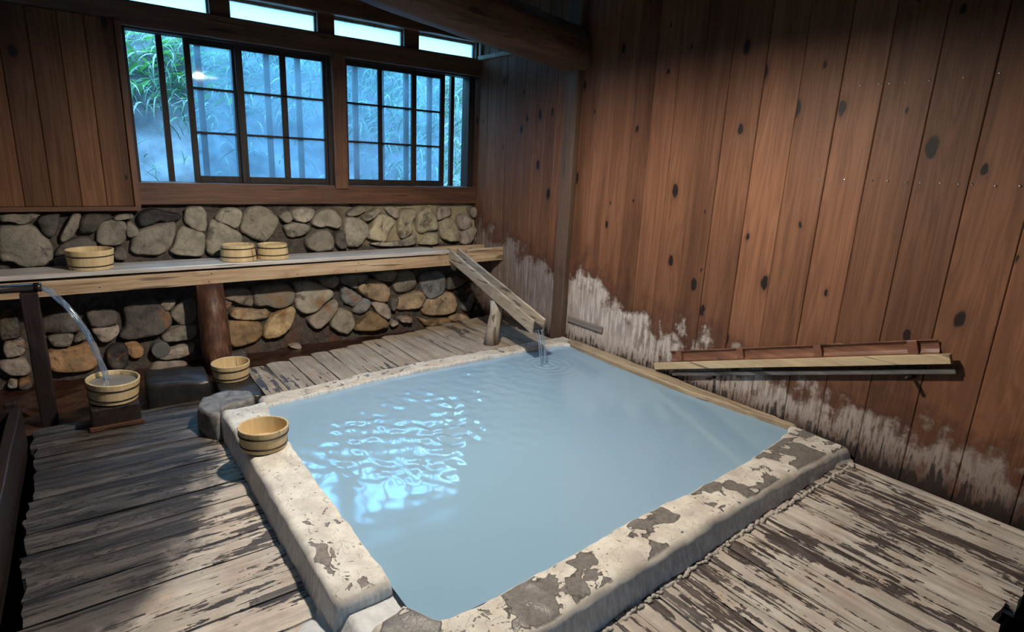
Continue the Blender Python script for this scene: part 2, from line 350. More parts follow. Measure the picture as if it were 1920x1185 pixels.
# ------------------------------------------------------------ mesh helpers
class MB:
    def __init__(s): s.v = []; s.f = []; s.c = []; s.mi = []; s.sm = []
    def add(s, verts, faces, c=(.5, .5, .5), mi=0, smooth=False):
        o = len(s.v); s.v += [tuple(p) for p in verts]; s.f += [tuple(i + o for i in f) for f in faces]
        s.c += [c] * len(verts); s.mi += [mi] * len(faces); s.sm += [smooth] * len(faces)
    def box(s, x0, x1, y0, y1, z0, z1, c=None, mi=0):
        c = c or (random.random(), random.random(), random.random())
        v = [(x, y, z) for x in (x0, x1) for y in (y0, y1) for z in (z0, z1)]
        s.add(v, [(0, 1, 3, 2), (4, 6, 7, 5), (0, 4, 5, 1), (2, 3, 7, 6), (0, 2, 6, 4), (1, 5, 7, 3)], c, mi)
    def obox(s, p, q, w, h, up=(0, 0, 1), c=None, mi=0, n=1, jit=0.0):
        """a bar from p to q, w wide sideways and h tall along up"""
        p = Vector(p); q = Vector(q); d = (q - p).normalized(); up = Vector(up)
        side = d.cross(up).normalized(); up = side.cross(d).normalized()
        c = c or (random.random(), random.random(), random.random()); V = []; F = []
        for i in range(n + 1):
            o = p.lerp(q, i / n)
            for a, b in ((-1, -1), (1, -1), (1, 1), (-1, 1)):
                j = Vector([random.uniform(-jit, jit) for _ in range(3)])
                V.append(o + side * (a * w / 2) + up * (b * h / 2) + j)
        for i in range(n):
            for k in range(4):
                a = i * 4 + k; b = i * 4 + (k + 1) % 4
                F.append((a, b, b + 4, a + 4))
        F.append((3, 2, 1, 0)); e = n * 4; F.append((e, e + 1, e + 2, e + 3))
        s.add(V, F, c, mi)
    def tube(s, pts, rad, n=12, c=(.5, .5, .5), mi=0, cap=True, smooth=True, nz=0.0, nsc=6.0):
        pts = [Vector(p) for p in pts]; m = len(pts)
        rad = rad if isinstance(rad, (list, tuple)) else [rad] * m
        V = []; F = []; ref = Vector((0, 0, 1))
        d0 = (pts[-1] - pts[0]).normalized()
        if abs(d0.z) > .8: ref = Vector((1, 0, 0))
        for i, p in enumerate(pts):
            d = (pts[min(i + 1, m - 1)] - pts[max(i - 1, 0)]).normalized()
            a = d.cross(ref).normalized(); b = a.cross(d).normalized()
            for k in range(n):
                t = 2 * math.pi * k / n; o = p + (a * math.cos(t) + b * math.sin(t)) * rad[i]
                if nz: o += (o - p).normalized() * nz * mnoise.noise(o * nsc)
                V.append(o)
        for i in range(m - 1):
            for k in range(n):
                a = i * n + k; b = i * n + (k + 1) % n
                F.append((a, b, b + n, a + n))
        if cap: F.append(tuple(range(n - 1, -1, -1))); F.append(tuple(range((m - 1) * n, m * n)))
        s.add(V, F, c, mi, smooth)
    def lathe(s, prof, n=48, c=(.5, .5, .5), mi=0, smooth=True, close=False):
        V = []; F = []
        for r, z in prof:
            for k in range(n):
                t = 2 * math.pi * k / n; V.append((r * math.cos(t), r * math.sin(t), z))
        m = len(prof)
        for i in range(m - 1 if not close else m):
            for k in range(n):
                a = i * n + k; b = i * n + (k + 1) % n; j = ((i + 1) % m) * n
                F.append((a, b, j + (k + 1) % n, j + k))
        if not close:
            if prof[0][0] > 1e-5: F.append(tuple(range(n - 1, -1, -1)))
            if prof[-1][0] > 1e-5: F.append(tuple(range((m - 1) * n, m * n)))
        s.add(V, F, c, mi, smooth)
    def build(s, name, mats, parent=None, bevel=0.0, seg=2, autosmooth=False, loc=None):
        me = bpy.data.meshes.new(name); me.from_pydata(s.v, [], s.f)
        for m in (mats if isinstance(mats, list) else [mats]): me.materials.append(m)
        me.polygons.foreach_set('material_index', s.mi); me.polygons.foreach_set('use_smooth', s.sm)
        ca = me.color_attributes.new('bc', 'FLOAT_COLOR', 'POINT')
        ca.data.foreach_set('color', np.array([(*c, 1) for c in s.c], dtype=np.float32).ravel())
        bm = bmesh.new(); bm.from_mesh(me); bmesh.ops.recalc_face_normals(bm, faces=bm.faces); bm.to_mesh(me); bm.free()
        o = bpy.data.objects.new(name, me); col.objects.link(o)
        if parent: o.parent = parent
        if loc: o.location = loc
        if bevel:
            b = o.modifiers.new('bevel', 'BEVEL'); b.width = bevel; b.segments = seg; b.limit_method = 'ANGLE'; b.angle_limit = math.radians(40)
        return o

def tag(o, label, cat, group=None, kind=None):
    o['label'] = label; o['category'] = cat
    if group: o['group'] = group
    if kind: o['kind'] = kind
    return o
def struct(o, label=None):
    o['kind'] = 'structure'
    if label: o['label'] = label
    return o
def empty(name, loc=(0, 0, 0), rot=(0, 0, 0)):
    o = bpy.data.objects.new(name, None); col.objects.link(o); o.location = loc; o.rotation_euler = rot
    o.empty_display_size = .05
    return o
def rnd3(): return (random.random(), random.random(), random.random())
def nz(x, y, z, s=1.0): return mnoise.noise(Vector((x * s, y * s, z * s)))
STONES = [
('g',[(-0.343,1.027),(-0.139,1.029),(-0.192,0.981),(-0.237,0.96),(-0.297,0.983),(-0.349,0.975)]),
('g',[(-0.352,0.949),(-0.318,0.949),(-0.247,0.96),(-0.185,0.945),(-0.163,0.891),(-0.118,0.84),(-0.112,0.799),(-0.134,0.706),(-0.278,0.706),(-0.308,0.747),(-0.376,0.751)]),
('d',[(-0.164,1.002),(-0.074,1.023),(-0.049,1.014),(-0.073,0.911),(-0.115,0.867),(-0.159,0.922)]),
('g',[(0.016,1.022),(0.062,1.022),(0.046,0.953),(0.002,0.876),(-0.055,0.842),(-0.07,0.87),(-0.031,0.941)]),
('d',[(-0.055,0.837),(0.017,0.871),(0.075,0.869),(0.121,0.83),(0.112,0.788),(-0.033,0.773),(-0.106,0.758),(-0.089,0.803)]),
('g',[(0.142,0.937),(0.187,0.982),(0.287,0.971),(0.315,0.923),(0.29,0.852),(0.264,0.814),(0.123,0.816)]),
('k',[(0.061,1.017),(0.212,1.024),(0.232,0.986),(0.165,0.969),(0.134,0.904),(0.039,0.898)]),
('g',[(0.232,0.986),(0.269,1.019),(0.352,1.018),(0.348,0.989),(0.255,0.976)]),
('d',[(0.212,0.788),(0.267,0.805),(0.287,0.766),(0.281,0.713),(0.207,0.713)]),
('g',[(0.313,0.975),(0.366,0.931),(0.369,0.882),(0.315,0.855),(0.294,0.89)]),
('d',[(-0.107,0.749),(-0.038,0.764),(-0.037,0.704),(-0.116,0.7)]),
('k',[(0.376,1.003),(0.442,1.051),(0.54,1.03),(0.645,1.004),(0.623,0.974),(0.557,0.951),(0.502,0.972),(0.455,0.943),(0.384,0.926)]),
('g',[(0.328,0.85),(0.372,0.902),(0.453,0.933),(0.53,0.951),(0.602,0.955),(0.57,0.841),(0.535,0.768),(0.477,0.736),(0.4,0.745),(0.307,0.75)]),
('l',[(0.674,1.059),(0.805,1.058),(0.794,0.884),(0.746,0.885),(0.698,0.912),(0.657,0.958)]),
('l',[(0.614,0.899),(0.653,0.923),(0.714,0.891),(0.787,0.869),(0.767,0.782),(0.749,0.717),(0.683,0.715),(0.532,0.748),(0.573,0.791)]),
('l',[(0.865,0.995),(0.931,1.052),(1.045,1.046),(1.049,0.993),(1.001,0.893),(0.922,0.943),(0.866,0.959)]),
('l',[(0.82,0.94),(0.847,0.965),(0.917,0.937),(0.995,0.883),(1.031,0.85),(1.019,0.792),(0.893,0.787),(0.88,0.715),(0.815,0.708),(0.773,0.756)]),
('g',[(1.089,1.041),(1.196,1.064),(1.276,1.007),(1.324,0.941),(1.217,0.815),(1.179,0.797),(1.119,0.819),(1.018,0.889),(1.049,0.963)]),
('g',[(1.306,0.991),(1.388,1.036),(1.421,0.969),(1.375,0.929),(1.337,0.95)]),
('l',[(1.407,1.02),(1.478,1.051),(1.594,1.039),(1.593,0.987),(1.527,0.931),(1.43,0.953)]),
('g',[(1.332,0.915),(1.433,0.938),(1.546,0.909),(1.517,0.848),(1.376,0.811)]),
('g',[(1.6,0.997),(1.67,1.033),(1.748,1.038),(1.812,0.962),(1.786,0.887),(1.745,0.878),(1.681,0.906),(1.625,0.892),(1.558,0.925)]),
('g',[(1.488,0.792),(1.538,0.847),(1.65,0.875),(1.719,0.852),(1.729,0.707),(1.521,0.712)]),
('d',[(1.741,0.846),(1.817,0.865),(1.832,0.751),(1.828,0.719),(1.753,0.717),(1.728,0.787)]),
('l',[(1.84,0.951),(1.888,0.972),(1.991,0.942),(2.043,0.881),(2.015,0.798),(1.953,0.735),(1.841,0.729),(1.831,0.838)]),
('g',[(1.862,0.994),(1.92,1.036),(2.018,1.063),(2.049,1.024),(1.998,0.997),(1.9,0.971)]),
('l',[(1.982,0.965),(2.058,1.002),(2.138,1.051),(2.165,1.023),(2.116,0.973),(2.025,0.931)]),
('o',[(2.018,0.801),(2.04,0.846),(2.129,0.976),(2.194,0.991),(2.296,0.932),(2.267,0.886),(2.222,0.809),(2.188,0.763),(2.136,0.758)]),
('l',[(2.205,1.037),(2.289,1.057),(2.356,1.03),(2.327,0.942),(2.256,0.985)]),
('o',[(2.367,1.025),(2.494,1.029),(2.5,0.976),(2.46,0.907),(2.458,0.843),(2.346,0.768),(2.323,0.816),(2.33,0.921)]),
('o',[(2.527,0.997),(2.628,1.055),(2.672,1.006),(2.719,0.918),(2.715,0.841),(2.606,0.834),(2.553,0.814),(2.508,0.847),(2.509,0.949)]),
('p',[(2.755,1.049),(2.879,1.048),(2.891,0.981),(2.807,0.949),(2.726,0.923),(2.731,0.989)]),
('o',[(2.748,0.895),(2.813,0.943),(2.911,0.931),(2.94,0.84),(2.948,0.745),(2.912,0.729),(2.794,0.745),(2.733,0.78)]),
('p',[(2.941,0.958),(3.013,0.985),(3.077,0.945),(3.089,0.876),(3.0,0.827),(2.942,0.857)]),
('p',[(3.075,1.035),(3.146,1.046),(3.156,0.96),(3.118,0.938),(3.08,0.973)]),
('p',[(2.978,0.817),(3.087,0.865),(3.148,0.846),(3.124,0.766),(3.016,0.691),(2.951,0.716)]),
('o',[(2.538,0.739),(2.589,0.796),(2.668,0.821),(2.714,0.781),(2.711,0.71),(2.516,0.713)]),
('l',[(2.262,0.755),(2.382,0.766),(2.48,0.821),(2.492,0.767),(2.466,0.71),(2.142,0.719),(2.044,0.744),(2.118,0.756)]),
('p',[(-0.421,0.253),(-0.372,0.27),(-0.326,0.258),(-0.318,0.183),(-0.403,0.166),(-0.422,0.187)]),
('p',[(-0.447,0.155),(-0.338,0.156),(-0.309,0.072),(-0.327,0.044),(-0.402,0.063),(-0.453,0.108)]),
('l',[(-0.431,0.014),(-0.409,0.04),(-0.379,0.016),(-0.383,-0.019),(-0.421,-0.018)]),
('d',[(-0.372,0.033),(-0.319,0.03),(-0.307,-0.027),(-0.362,-0.042),(-0.378,-0.014)]),
('t',[(-0.362,-0.042),(-0.301,-0.059),(-0.296,-0.122),(-0.32,-0.136),(-0.342,-0.082)]),
('d',[(-0.22,0.366),(-0.16,0.453),(-0.081,0.432),(-0.019,0.292),(-0.058,0.278),(-0.21,0.285),(-0.228,0.3)]),
('g',[(-0.206,0.272),(-0.063,0.278),(-0.087,0.206),(-0.11,0.19),(-0.189,0.205)]),
('r',[(-0.222,0.181),(-0.07,0.172),(-0.004,0.2),(0.052,0.173),(0.035,0.034),(-0.041,0.021),(-0.189,0.039),(-0.22,0.075)]),
('p',[(0.034,0.292),(0.182,0.286),(0.176,0.235),(0.115,0.19),(0.072,0.203),(0.036,0.259)]),
('d',[(0.022,0.408),(0.152,0.407),(0.186,0.365),(0.177,0.293),(0.035,0.298),(0.015,0.352)]),
('k',[(0.1,0.16),(0.219,0.169),(0.2,-0.0),(0.084,0.026)]),
('k',[(-0.41,0.461),(-0.341,0.453),(-0.323,0.281),(-0.385,0.278),(-0.433,0.272)]),
('g',[(-0.055,0.258),(-0.007,0.258),(-0.001,0.226),(-0.076,0.211)]),
('d',[(0.185,0.237),(0.23,0.284),(0.216,0.45),(0.424,0.437),(0.494,0.314),(0.486,0.253),(0.414,0.207),(0.236,0.191),(0.181,0.211)]),
('g',[(0.483,0.328),(0.553,0.397),(0.658,0.428),(0.645,0.268),(0.553,0.245),(0.526,0.275)]),
('g',[(0.428,0.423),(0.545,0.432),(0.513,0.373),(0.455,0.345)]),
('g',[(0.417,0.186),(0.497,0.238),(0.636,0.248),(0.627,0.145),(0.485,0.143),(0.436,0.143)]),
('p',[(0.364,0.044),(0.493,0.107),(0.613,0.111),(0.599,0.05),(0.521,0.027),(0.416,0.03)]),
('r',[(0.194,0.176),(0.262,0.174),(0.307,0.114),(0.296,0.068),(0.23,0.052),(0.208,0.102)]),
('p',[(0.325,-0.031),(0.373,0.023),(0.506,0.009),(0.587,-0.053),(0.546,-0.074),(0.321,-0.067)]),
('g',[(0.844,0.464),(1.035,0.466),(1.048,0.325),(0.965,0.346),(0.899,0.384),(0.837,0.409)]),
('g',[(1.045,0.453),(1.148,0.476),(1.308,0.469),(1.365,0.398),(1.357,0.333),(1.273,0.295),(1.19,0.304),(1.13,0.329),(1.06,0.317)]),
('l',[(1.381,0.423),(1.361,0.471),(1.53,0.465),(1.673,0.371),(1.662,0.337),(1.546,0.26),(1.472,0.227),(1.393,0.243),(1.359,0.299)]),
('g',[(1.547,0.49),(1.755,0.502),(1.691,0.397),(1.602,0.431)]),
('t',[(0.872,0.262),(0.909,0.327),(1.034,0.307),(1.092,0.282),(1.151,0.295),(1.148,0.224),(1.005,0.228)]),
('q',[(0.845,0.184),(0.875,0.243),(1.004,0.215),(1.088,0.192),(1.073,0.072),(0.91,0.044),(0.852,0.052)]),
('y',[(1.079,0.071),(1.139,0.199),(1.197,0.258),(1.318,0.29),(1.349,0.267),(1.332,0.19),(1.226,0.077)]),
('p',[(1.425,0.179),(1.513,0.223),(1.68,0.308),(1.697,0.272),(1.651,0.194),(1.555,0.109),(1.497,0.096)]),
('l',[(1.6,0.124),(1.714,0.235),(1.799,0.205),(1.818,0.119),(1.777,0.025),(1.69,0.043)]),
('d',[(0.83,0.397),(0.909,0.377),(0.854,0.308),(0.82,0.318)]),
('t',[(0.793,0.141),(0.821,0.138),(0.832,0.036),(0.78,0.038)]),
('d',[(0.802,-0.022),(0.937,0.021),(0.96,-0.04),(0.9,-0.043)]),
('p',[(1.269,-0.001),(1.35,0.008),(1.371,-0.042),(1.28,-0.016)]),
('b',[(1.75,0.422),(1.808,0.387),(1.926,0.305),(1.875,0.262),(1.827,0.237),(1.752,0.286),(1.736,0.311)]),
('g',[(1.76,0.497),(1.963,0.5),(1.984,0.462),(1.894,0.41),(1.865,0.382),(1.752,0.439)]),
('t',[(1.871,0.382),(1.909,0.432),(2.01,0.455),(2.138,0.414),(2.175,0.331),(2.143,0.235),(1.988,0.287)]),
('g',[(2.016,0.508),(2.288,0.508),(2.214,0.42),(2.146,0.426),(2.074,0.443)]),
('b',[(1.825,0.22),(1.912,0.301),(1.993,0.275),(1.966,0.217),(1.902,0.17),(1.827,0.184)]),
('p',[(1.997,0.25),(2.051,0.257),(2.154,0.216),(2.141,0.112),(2.106,0.11),(2.01,0.194)]),
('g',[(2.221,0.42),(2.287,0.502),(2.399,0.494),(2.433,0.365),(2.348,0.315),(2.243,0.319),(2.214,0.365)]),
('t',[(2.214,0.203),(2.249,0.262),(2.405,0.31),(2.483,0.297),(2.499,0.251),(2.452,0.166),(2.342,0.158),(2.217,0.172)]),
('d',[(2.167,0.27),(2.252,0.28),(2.213,0.191),(2.167,0.159)]),
('b',[(2.483,0.412),(2.518,0.46),(2.723,0.472),(2.732,0.294),(2.587,0.236),(2.528,0.248),(2.487,0.329)]),
('t',[(2.466,0.164),(2.519,0.23),(2.761,0.278),(2.818,0.234),(2.837,0.139),(2.783,0.085),(2.507,0.083)]),
('d',[(2.757,0.43),(2.858,0.423),(2.938,0.363),(2.894,0.327),(2.778,0.29),(2.742,0.313)]),
('k',[(2.832,0.285),(3.01,0.351),(3.028,0.295),(2.913,0.225),(2.857,0.23)]),
('b',[(2.885,0.134),(3.035,0.288),(3.035,0.159),(2.951,0.08),(2.896,0.092)]),
('k',[(3.026,0.153),(3.101,0.152),(3.078,-0.023),(2.974,0.003)]),
('q',[(1.818,0.066),(1.906,0.151),(1.989,0.184),(2.099,0.105),(2.119,0.047),(1.989,0.026),(1.822,0.042)]),
('l',[(2.138,0.038),(2.159,0.098),(2.212,0.079),(2.208,0.048)]),
('p',[(2.216,0.11),(2.357,0.106),(2.35,0.05),(2.251,0.056)]),
('t',[(2.74,0.056),(2.892,0.066),(2.957,0.005),(2.764,0.001)]),
('q',[(2.42,0.093),(2.502,0.038),(2.731,0.044),(2.773,0.006),(2.525,-0.016),(2.476,0.009)]),
]

def keep(o, parent):
    """parent a piece that was modelled in world coordinates"""
    o.parent = parent; o.matrix_parent_inverse = Matrix.Translation(-Vector(parent.location)); return o

# ------------------------------------------------------------ the lamp over the bath
LX, LY = 1.33, 2.12
lamp = tag(empty('pendant_lamp', (LX, LY, 2.98)), 'enamel shaded pendant lamp hanging from the ceiling above the bath', 'lamp')
b = MB(); b.tube([(0, 0, .02), (0, 0, -.60)], .006, 8); b.build('cord', M['pipe'], lamp)
b = MB(); b.lathe([(.0, -.58), (.04, -.58), (.055, -.62), (.14, -.66), (.20, -.735), (.204, -.74), (.197, -.74), (.136, -.672), (.05, -.634), (.0, -.63)], 40); shade_ = b.build('lamp_shade', M['shade'], lamp)
b = MB(); b.lathe([(0, -.632)] + [(.050 * math.sin(a), -.684 + .051 * math.cos(a)) for a in [i * math.pi / 12 for i in range(1, 12)]] + [(0, -.735)], 24)
b.build('bulb', M['bulb'], shade_)

# ------------------------------------------------------------ shell
XR = 3.15; YB = 4.83
def boards_x(name, x0, x1, edges, z0, z1, mat):     # upright boards on a wall of constant x
    b = MB()
    for a, c in zip(edges[:-1], edges[1:]): b.box(x0 + random.uniform(0, .003), x1, a + .0009, c - .0009, z0, z1)
    return b.build(name, mat, bevel=.004, seg=1)
def boards_y(name, y0, y1, edges, z0, z1, mat):
    b = MB()
    for a, c in zip(edges[:-1], edges[1:]): b.box(a + .0009, c - .0009, y0 + random.uniform(0, .003), y1, z0, z1)
    return b.build(name, mat, bevel=.004, seg=1)
edges = [-1.05, -.84, -.62, -.42, -.20, .02, .25, .47, .69, .911, 1.125, 1.335, 1.531, 1.743, 1.956, 2.173, 2.36, 2.545, 2.73, 2.90, 3.07, 3.24, 3.415]
random.seed(21)
struct(boards_x('wall_right', XR, XR + .03, edges + [3.55, 3.69, 3.83, 3.96, 4.10, 4.235, 4.37, 4.51, 4.65, 4.78, 4.90], -.1, 3.02, M['boards_right']))
wr_ = bpy.data.objects['wall_right']
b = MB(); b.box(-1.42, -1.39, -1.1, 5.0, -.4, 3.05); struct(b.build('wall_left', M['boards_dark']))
b = MB(); b.box(-1.42, 3.2, -1.1, -1.07, -.4, 1.2); b.box(-1.42, 3.2, -1.1, -1.07, 2.05, 3.05); b.box(-1.42, -.8, -1.1, -1.07, 1.2, 2.05); b.box(.4, 3.2, -1.1, -1.07, 1.2, 2.05)
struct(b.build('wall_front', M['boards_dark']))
w_ = struct(empty('window_7', (-.2, -1.08, 1.2))); b = MB(); b.box(-.8, -.76, -1.12, -1.05, 1.2, 2.05); b.box(.36, .4, -1.12, -1.05, 1.2, 2.05); b.box(-.8, .4, -1.12, -1.05, 1.2, 1.24); b.box(-.8, .4, -1.12, -1.05, 2.01, 2.05); b.box(-.22, -.18, -1.10, -1.07, 1.24, 2.01)  # unseen window added behind the camera, sends bluish daylight onto the rim's outer faces
keep(b.build('window_frame', M['sash']), w_)
b = MB(); b.box(-.78, .38, -1.09, -1.086, 1.22, 2.03); keep(b.build('frosted_pane', M['frosted']), w_)
b = MB()
y = -1.1
while y < 5.0: b.box(-1.42, 3.2, y, y + .196, 3.0, 3.03); y += .2
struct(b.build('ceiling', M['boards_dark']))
b = MB(); b.box(XR + .03, XR + .06, -1.1, 5.0, -.4, 3.05); b.box(-1.42, 3.2, 4.90, 4.95, 2.55, 3.05)
b.box(-1.42, .38, 4.90, 4.95, 1.0, 2.6); b.box(-1.42, 3.2, 4.88, 4.95, -.4, 1.15)
struct(b.build('wall_back.001', M['boards_dark']))
b = MB(); b.box(-1.4, 3.2, -1.1, 4.9, -.42, -.40); struct(b.build('floor.003', M['dark']))

# nails that catch the lamp light
NAILS = [(1.564, 1.904), (1.513, 1.904), (1.438, 1.908), (1.355, 1.91), (1.31, 1.908), (1.241, 1.907), (1.145, 1.909), (1.018, 1.911), (0.895, 1.919),
         (1.56, 1.461), (1.433, 1.463), (1.304, 1.466), (1.234, 1.467), (1.155, 1.466), (1.097, 1.466), (1.018, 1.467), (0.947, 1.468), (0.898, 1.47), (0.816, 1.467), (0.734, 1.47),
         (4.654, 2.33), (4.516, 2.333), (4.417, 2.333), (4.28, 2.332)]
nb = MB(); nb.lathe([(0, .003), (.003, .0026), (.0048, .0008), (.0048, -.004)], 10); nail0 = nb.build('nail', M['nail'])
for i, (y, z) in enumerate(NAILS):
    o = nail0 if i == 0 else nail0.copy()
    if i: col.objects.link(o)
    o.location = (XR - .001, y, z); o.rotation_euler = (random.uniform(-.25, .25), -math.pi / 2 + random.uniform(-.3, .3), 0); o.parent = wr_

# corner post carrying the log beam
b = MB(); b.obox((3.155, 3.48, -.1), (3.155, 3.48, 3.0), .13, .11, up=(1, 0, 0), n=14, jit=.002)
struct(b.build('trim_1', M['post'], bevel=.008))
# sill, lintel, window post, transom timbers
b = MB(); b.obox((.385, 4.86, 1.153), (3.16, 4.86, 1.153), .12, .152, n=22, jit=.0025); struct(b.build('trim_2', M['trim_x'], bevel=.006))
b = MB(); b.obox((-1.4, 4.85, 2.290), (3.16, 4.85, 2.290), .13, .150, n=30, jit=.002); struct(b.build('trim_3', M['beam'], bevel=.008))
b = MB(); b.obox((1.826, 4.835, 1.20), (1.826, 4.835, 2.235), .112, .11, up=(0, 1, 0), n=8, jit=.002); struct(b.build('trim_4', M['trim_z'], bevel=.008))
b = MB(); b.obox((-1.4, 4.85, 2.64), (3.16, 4.85, 2.64), .14, .27, n=30, jit=.004); struct(b.build('trim_5', M['beam'], bevel=.01))
b = MB()
for x0, x1 in ((.935, 1.066), (1.682, 1.815), (2.408, 2.547), (3.125, 3.16), (.22, .36)): b.box(x0, x1, 4.82, 4.91, 2.36, 2.51)
struct(b.build('trim_6', M['trim_x'], bevel=.005))
# frosted lights above the lintel
for i, (x0, x1) in enumerate(((.36, .935), (1.066, 1.682), (1.815, 2.408), (2.547, 3.125))):
    w_ = struct(empty('window_%d' % (i + 3), ((x0 + x1) / 2, 4.88, 2.365)))
    b = MB(); b.box(x0 - .01, x1 + .01, 4.885, 4.889, 2.36, 2.51); keep(b.build('frosted_pane', M['frosted']), w_)
    b = MB()
    for a in ((x0, x1, 2.485, 2.505), (x0, x1, 2.365, 2.375), (x0, x0 + .012, 2.365, 2.505), (x1 - .012, x1, 2.365, 2.505)): b.box(a[0], a[1], 4.86, 4.884, a[2], a[3])
    keep(b.build('window_frame', M['pale_frame'], bevel=.002), w_)
# pale frame on the side wall by the last transom light
b = MB(); b.obox((3.138, 4.80, 2.37), (3.138, 4.20, 2.37), .024, .036); b.obox((3.138, 4.77, 2.38), (3.138, 4.77, 2.55), .024, .03, up=(0, 1, 0)); b.obox((3.138, 4.80, 2.56), (3.138, 4.20, 2.56), .024, .03)
struct(b.build('trim_7', M['pale_frame'], bevel=.003))

# left board panel
panel = tag(empty('shutter_box', (-.4, 4.80, 1.06)), 'wide panel of dark upright boards left of the windows above the stone wall', 'wall panel')
random.seed(4)
b = MB()
e = [-1.38, -1.16, -.97, -.76, -.545, -.37, -.215, -.075, .075, .21, .365]
for a, c in zip(e[:-1], e[1:]): b.box(a + .001, c - .001, 4.775 + random.uniform(0, .004), 4.86, 1.07, 2.24)
keep(b.build('board_panel', M['boards'], bevel=.004, seg=1), panel)
b = MB(); b.obox((.383, 4.80, 1.055), (.383, 4.80, 2.235), .036, .075, up=(0, 1, 0)); keep(b.build('edge_strip', M['trim_z'], bevel=.004), panel)
b = MB(); b.obox((-1.38, 4.79, 1.055), (.40, 4.79, 1.055), .07, .030); keep(b.build('bottom_rail', M['trim_x'], bevel=.004), panel)

# windows: outer frames and the lattice of upright bars
BARS = [.628 + .2335 * k for k in range(11)]
for i, (x0, x1) in enumerate(((.402, 1.772), (1.880, 3.13))):
    w_ = struct(empty('window_%d' % (i + 1), ((x0 + x1) / 2, 4.9, 1.225)))
    b = MB(); b.box(x0, x0 + .022, 4.83, 4.95, 1.22, 2.23); b.box(x1 - (.03 if i == 0 else .065), x1, 4.83, 4.95, 1.22, 2.23)
    b.box(x0, x1, 4.83, 4.95, 2.205, 2.235); b.box(x0, x1, 4.845, 4.95, 1.215, 1.232)
    keep(b.build('window_frame', M['sash'], bevel=.002), w_)
    for bx in BARS:
        if x0 < bx < x1 - .03:
            b = MB(); b.box(bx - .019, bx + .019, 4.952, 4.985, 1.18, 2.26); keep(b.build('lattice_bar', M['sash']), w_)

# sliding sashes
def sash(x0, x1, cols, y, label):
    s = tag(empty('sliding_sash', ((x0 + x1) / 2, y, 1.232)), label, 'window sash', 'sliding window sashes')
    z0, z1 = 1.232, 2.212
    rows = [1.277, 1.576, 1.582 + .001, 1.880]
    zb = [(1.278, 1.574), (1.590, 1.876), (1.892, 2.168)]
    def bar(nm, a, c, d, e, t=.014): 
        b = MB(); b.box(a, c, y - t, y + t, d, e); return keep(b.build(nm, M['sash'], bevel=.003), s)
    bar('stile', x0, cols[0][0], z0, z1); bar('stile', cols[-1][1], x1, z0, z1)
    bar('rail', cols[0][0], cols[-1][1], z0, zb[0][0]); bar('rail', cols[0][0], cols[-1][1], zb[2][1], z1)
    for a, c in zip(cols[:-1], cols[1:]): bar('glazing_bar', a[1], c[0], zb[0][0], zb[2][1], .010)
    for k in range(2): bar('glazing_bar', cols[0][0], cols[-1][1], zb[k][1], zb[k + 1][0], .010)
    for a, c in cols:
        for d, e in zb:
            b = MB(); b.box(a - .002, c + .002, y - .0015, y + .0015, d - .002, e + .002); keep(b.build('pane', M['glass']), s)
k = 4.86 / 4.75
sash(.748 * k, 1.095 * k, [(.787 * k, 1.046 * k)], 4.905, 'narrow black sash of three stacked panes, leftmost, showing the lamp reflection')
sash(1.062 * k, 1.727 * k, [(1.109 * k, 1.367 * k), (1.41 * k, 1.683 * k)], 4.872, 'black sash of six panes just left of the brown window post')
sash(1.842 * k, 2.485 * k, [(1.876 * k, 2.136 * k), (2.173 * k, 2.441 * k)], 4.872, 'black sash of six panes just right of the brown window post')
sash(2.458 * k, 2.782 * k, [(2.503 * k, 2.739 * k)], 4.905, 'narrow black sash of three stacked panes, rightmost, beside the open gap with grass')

# ------------------------------------------------------------ fieldstone wall
STONECOL = dict(g=(.23, .20, .16), d=(.10, .084, .072), k=(.03, .025, .025), l=(.34, .30, .235), o=(.36, .305, .21), p=(.34, .275, .23),
                t=(.36, .26, .165), b=(.19, .19, .195), r=(.36, .20, .095), y=(.46, .33, .17), q=(.27, .17, .085))
def wall_y(z): return 4.83 - .25 * (1.07 - z)
random.seed(11)
b = MB()
def chaikin(p, n=2):
    for _ in range(n):
        q = []
        for a, c in zip(p, p[1:] + p[:1]):
            q += [(a[0] * .78 + c[0] * .22, a[1] * .78 + c[1] * .22), (a[0] * .22 + c[0] * .78, a[1] * .22 + c[1] * .78)]
        p = q
    return p
nm = 70; mm = 24; V = []; F = []
for j in range(mm + 1):
    z = -.30 + 1.38 * j / mm
    for i in range(nm + 1):
        x = -1.45 + 4.65 * i / nm
        V.append((x, wall_y(z) + .035 + .03 * nz(x, 3, z, 7), z))
F = [(j * (nm + 1) + i, j * (nm + 1) + i + 1, (j + 1) * (nm + 1) + i + 1, (j + 1) * (nm + 1) + i) for j in range(mm) for i in range(nm)]
b.add(V, F, (.1, .1, .1), 1, True)
extra = []
for k in range(40):   # rubble continuing to the left, out of the frame
    x = random.uniform(-1.35, -.55); z = random.uniform(-.05, .98); r = random.uniform(.07, .13)
    extra.append(('g' if z > .4 else 'd', [(x + r * 1.2 * math.cos(t) * random.uniform(.8, 1.1), z + r * math.sin(t) * random.uniform(.8, 1.1)) for t in [i * math.pi / 3.5 for i in range(7)]]))
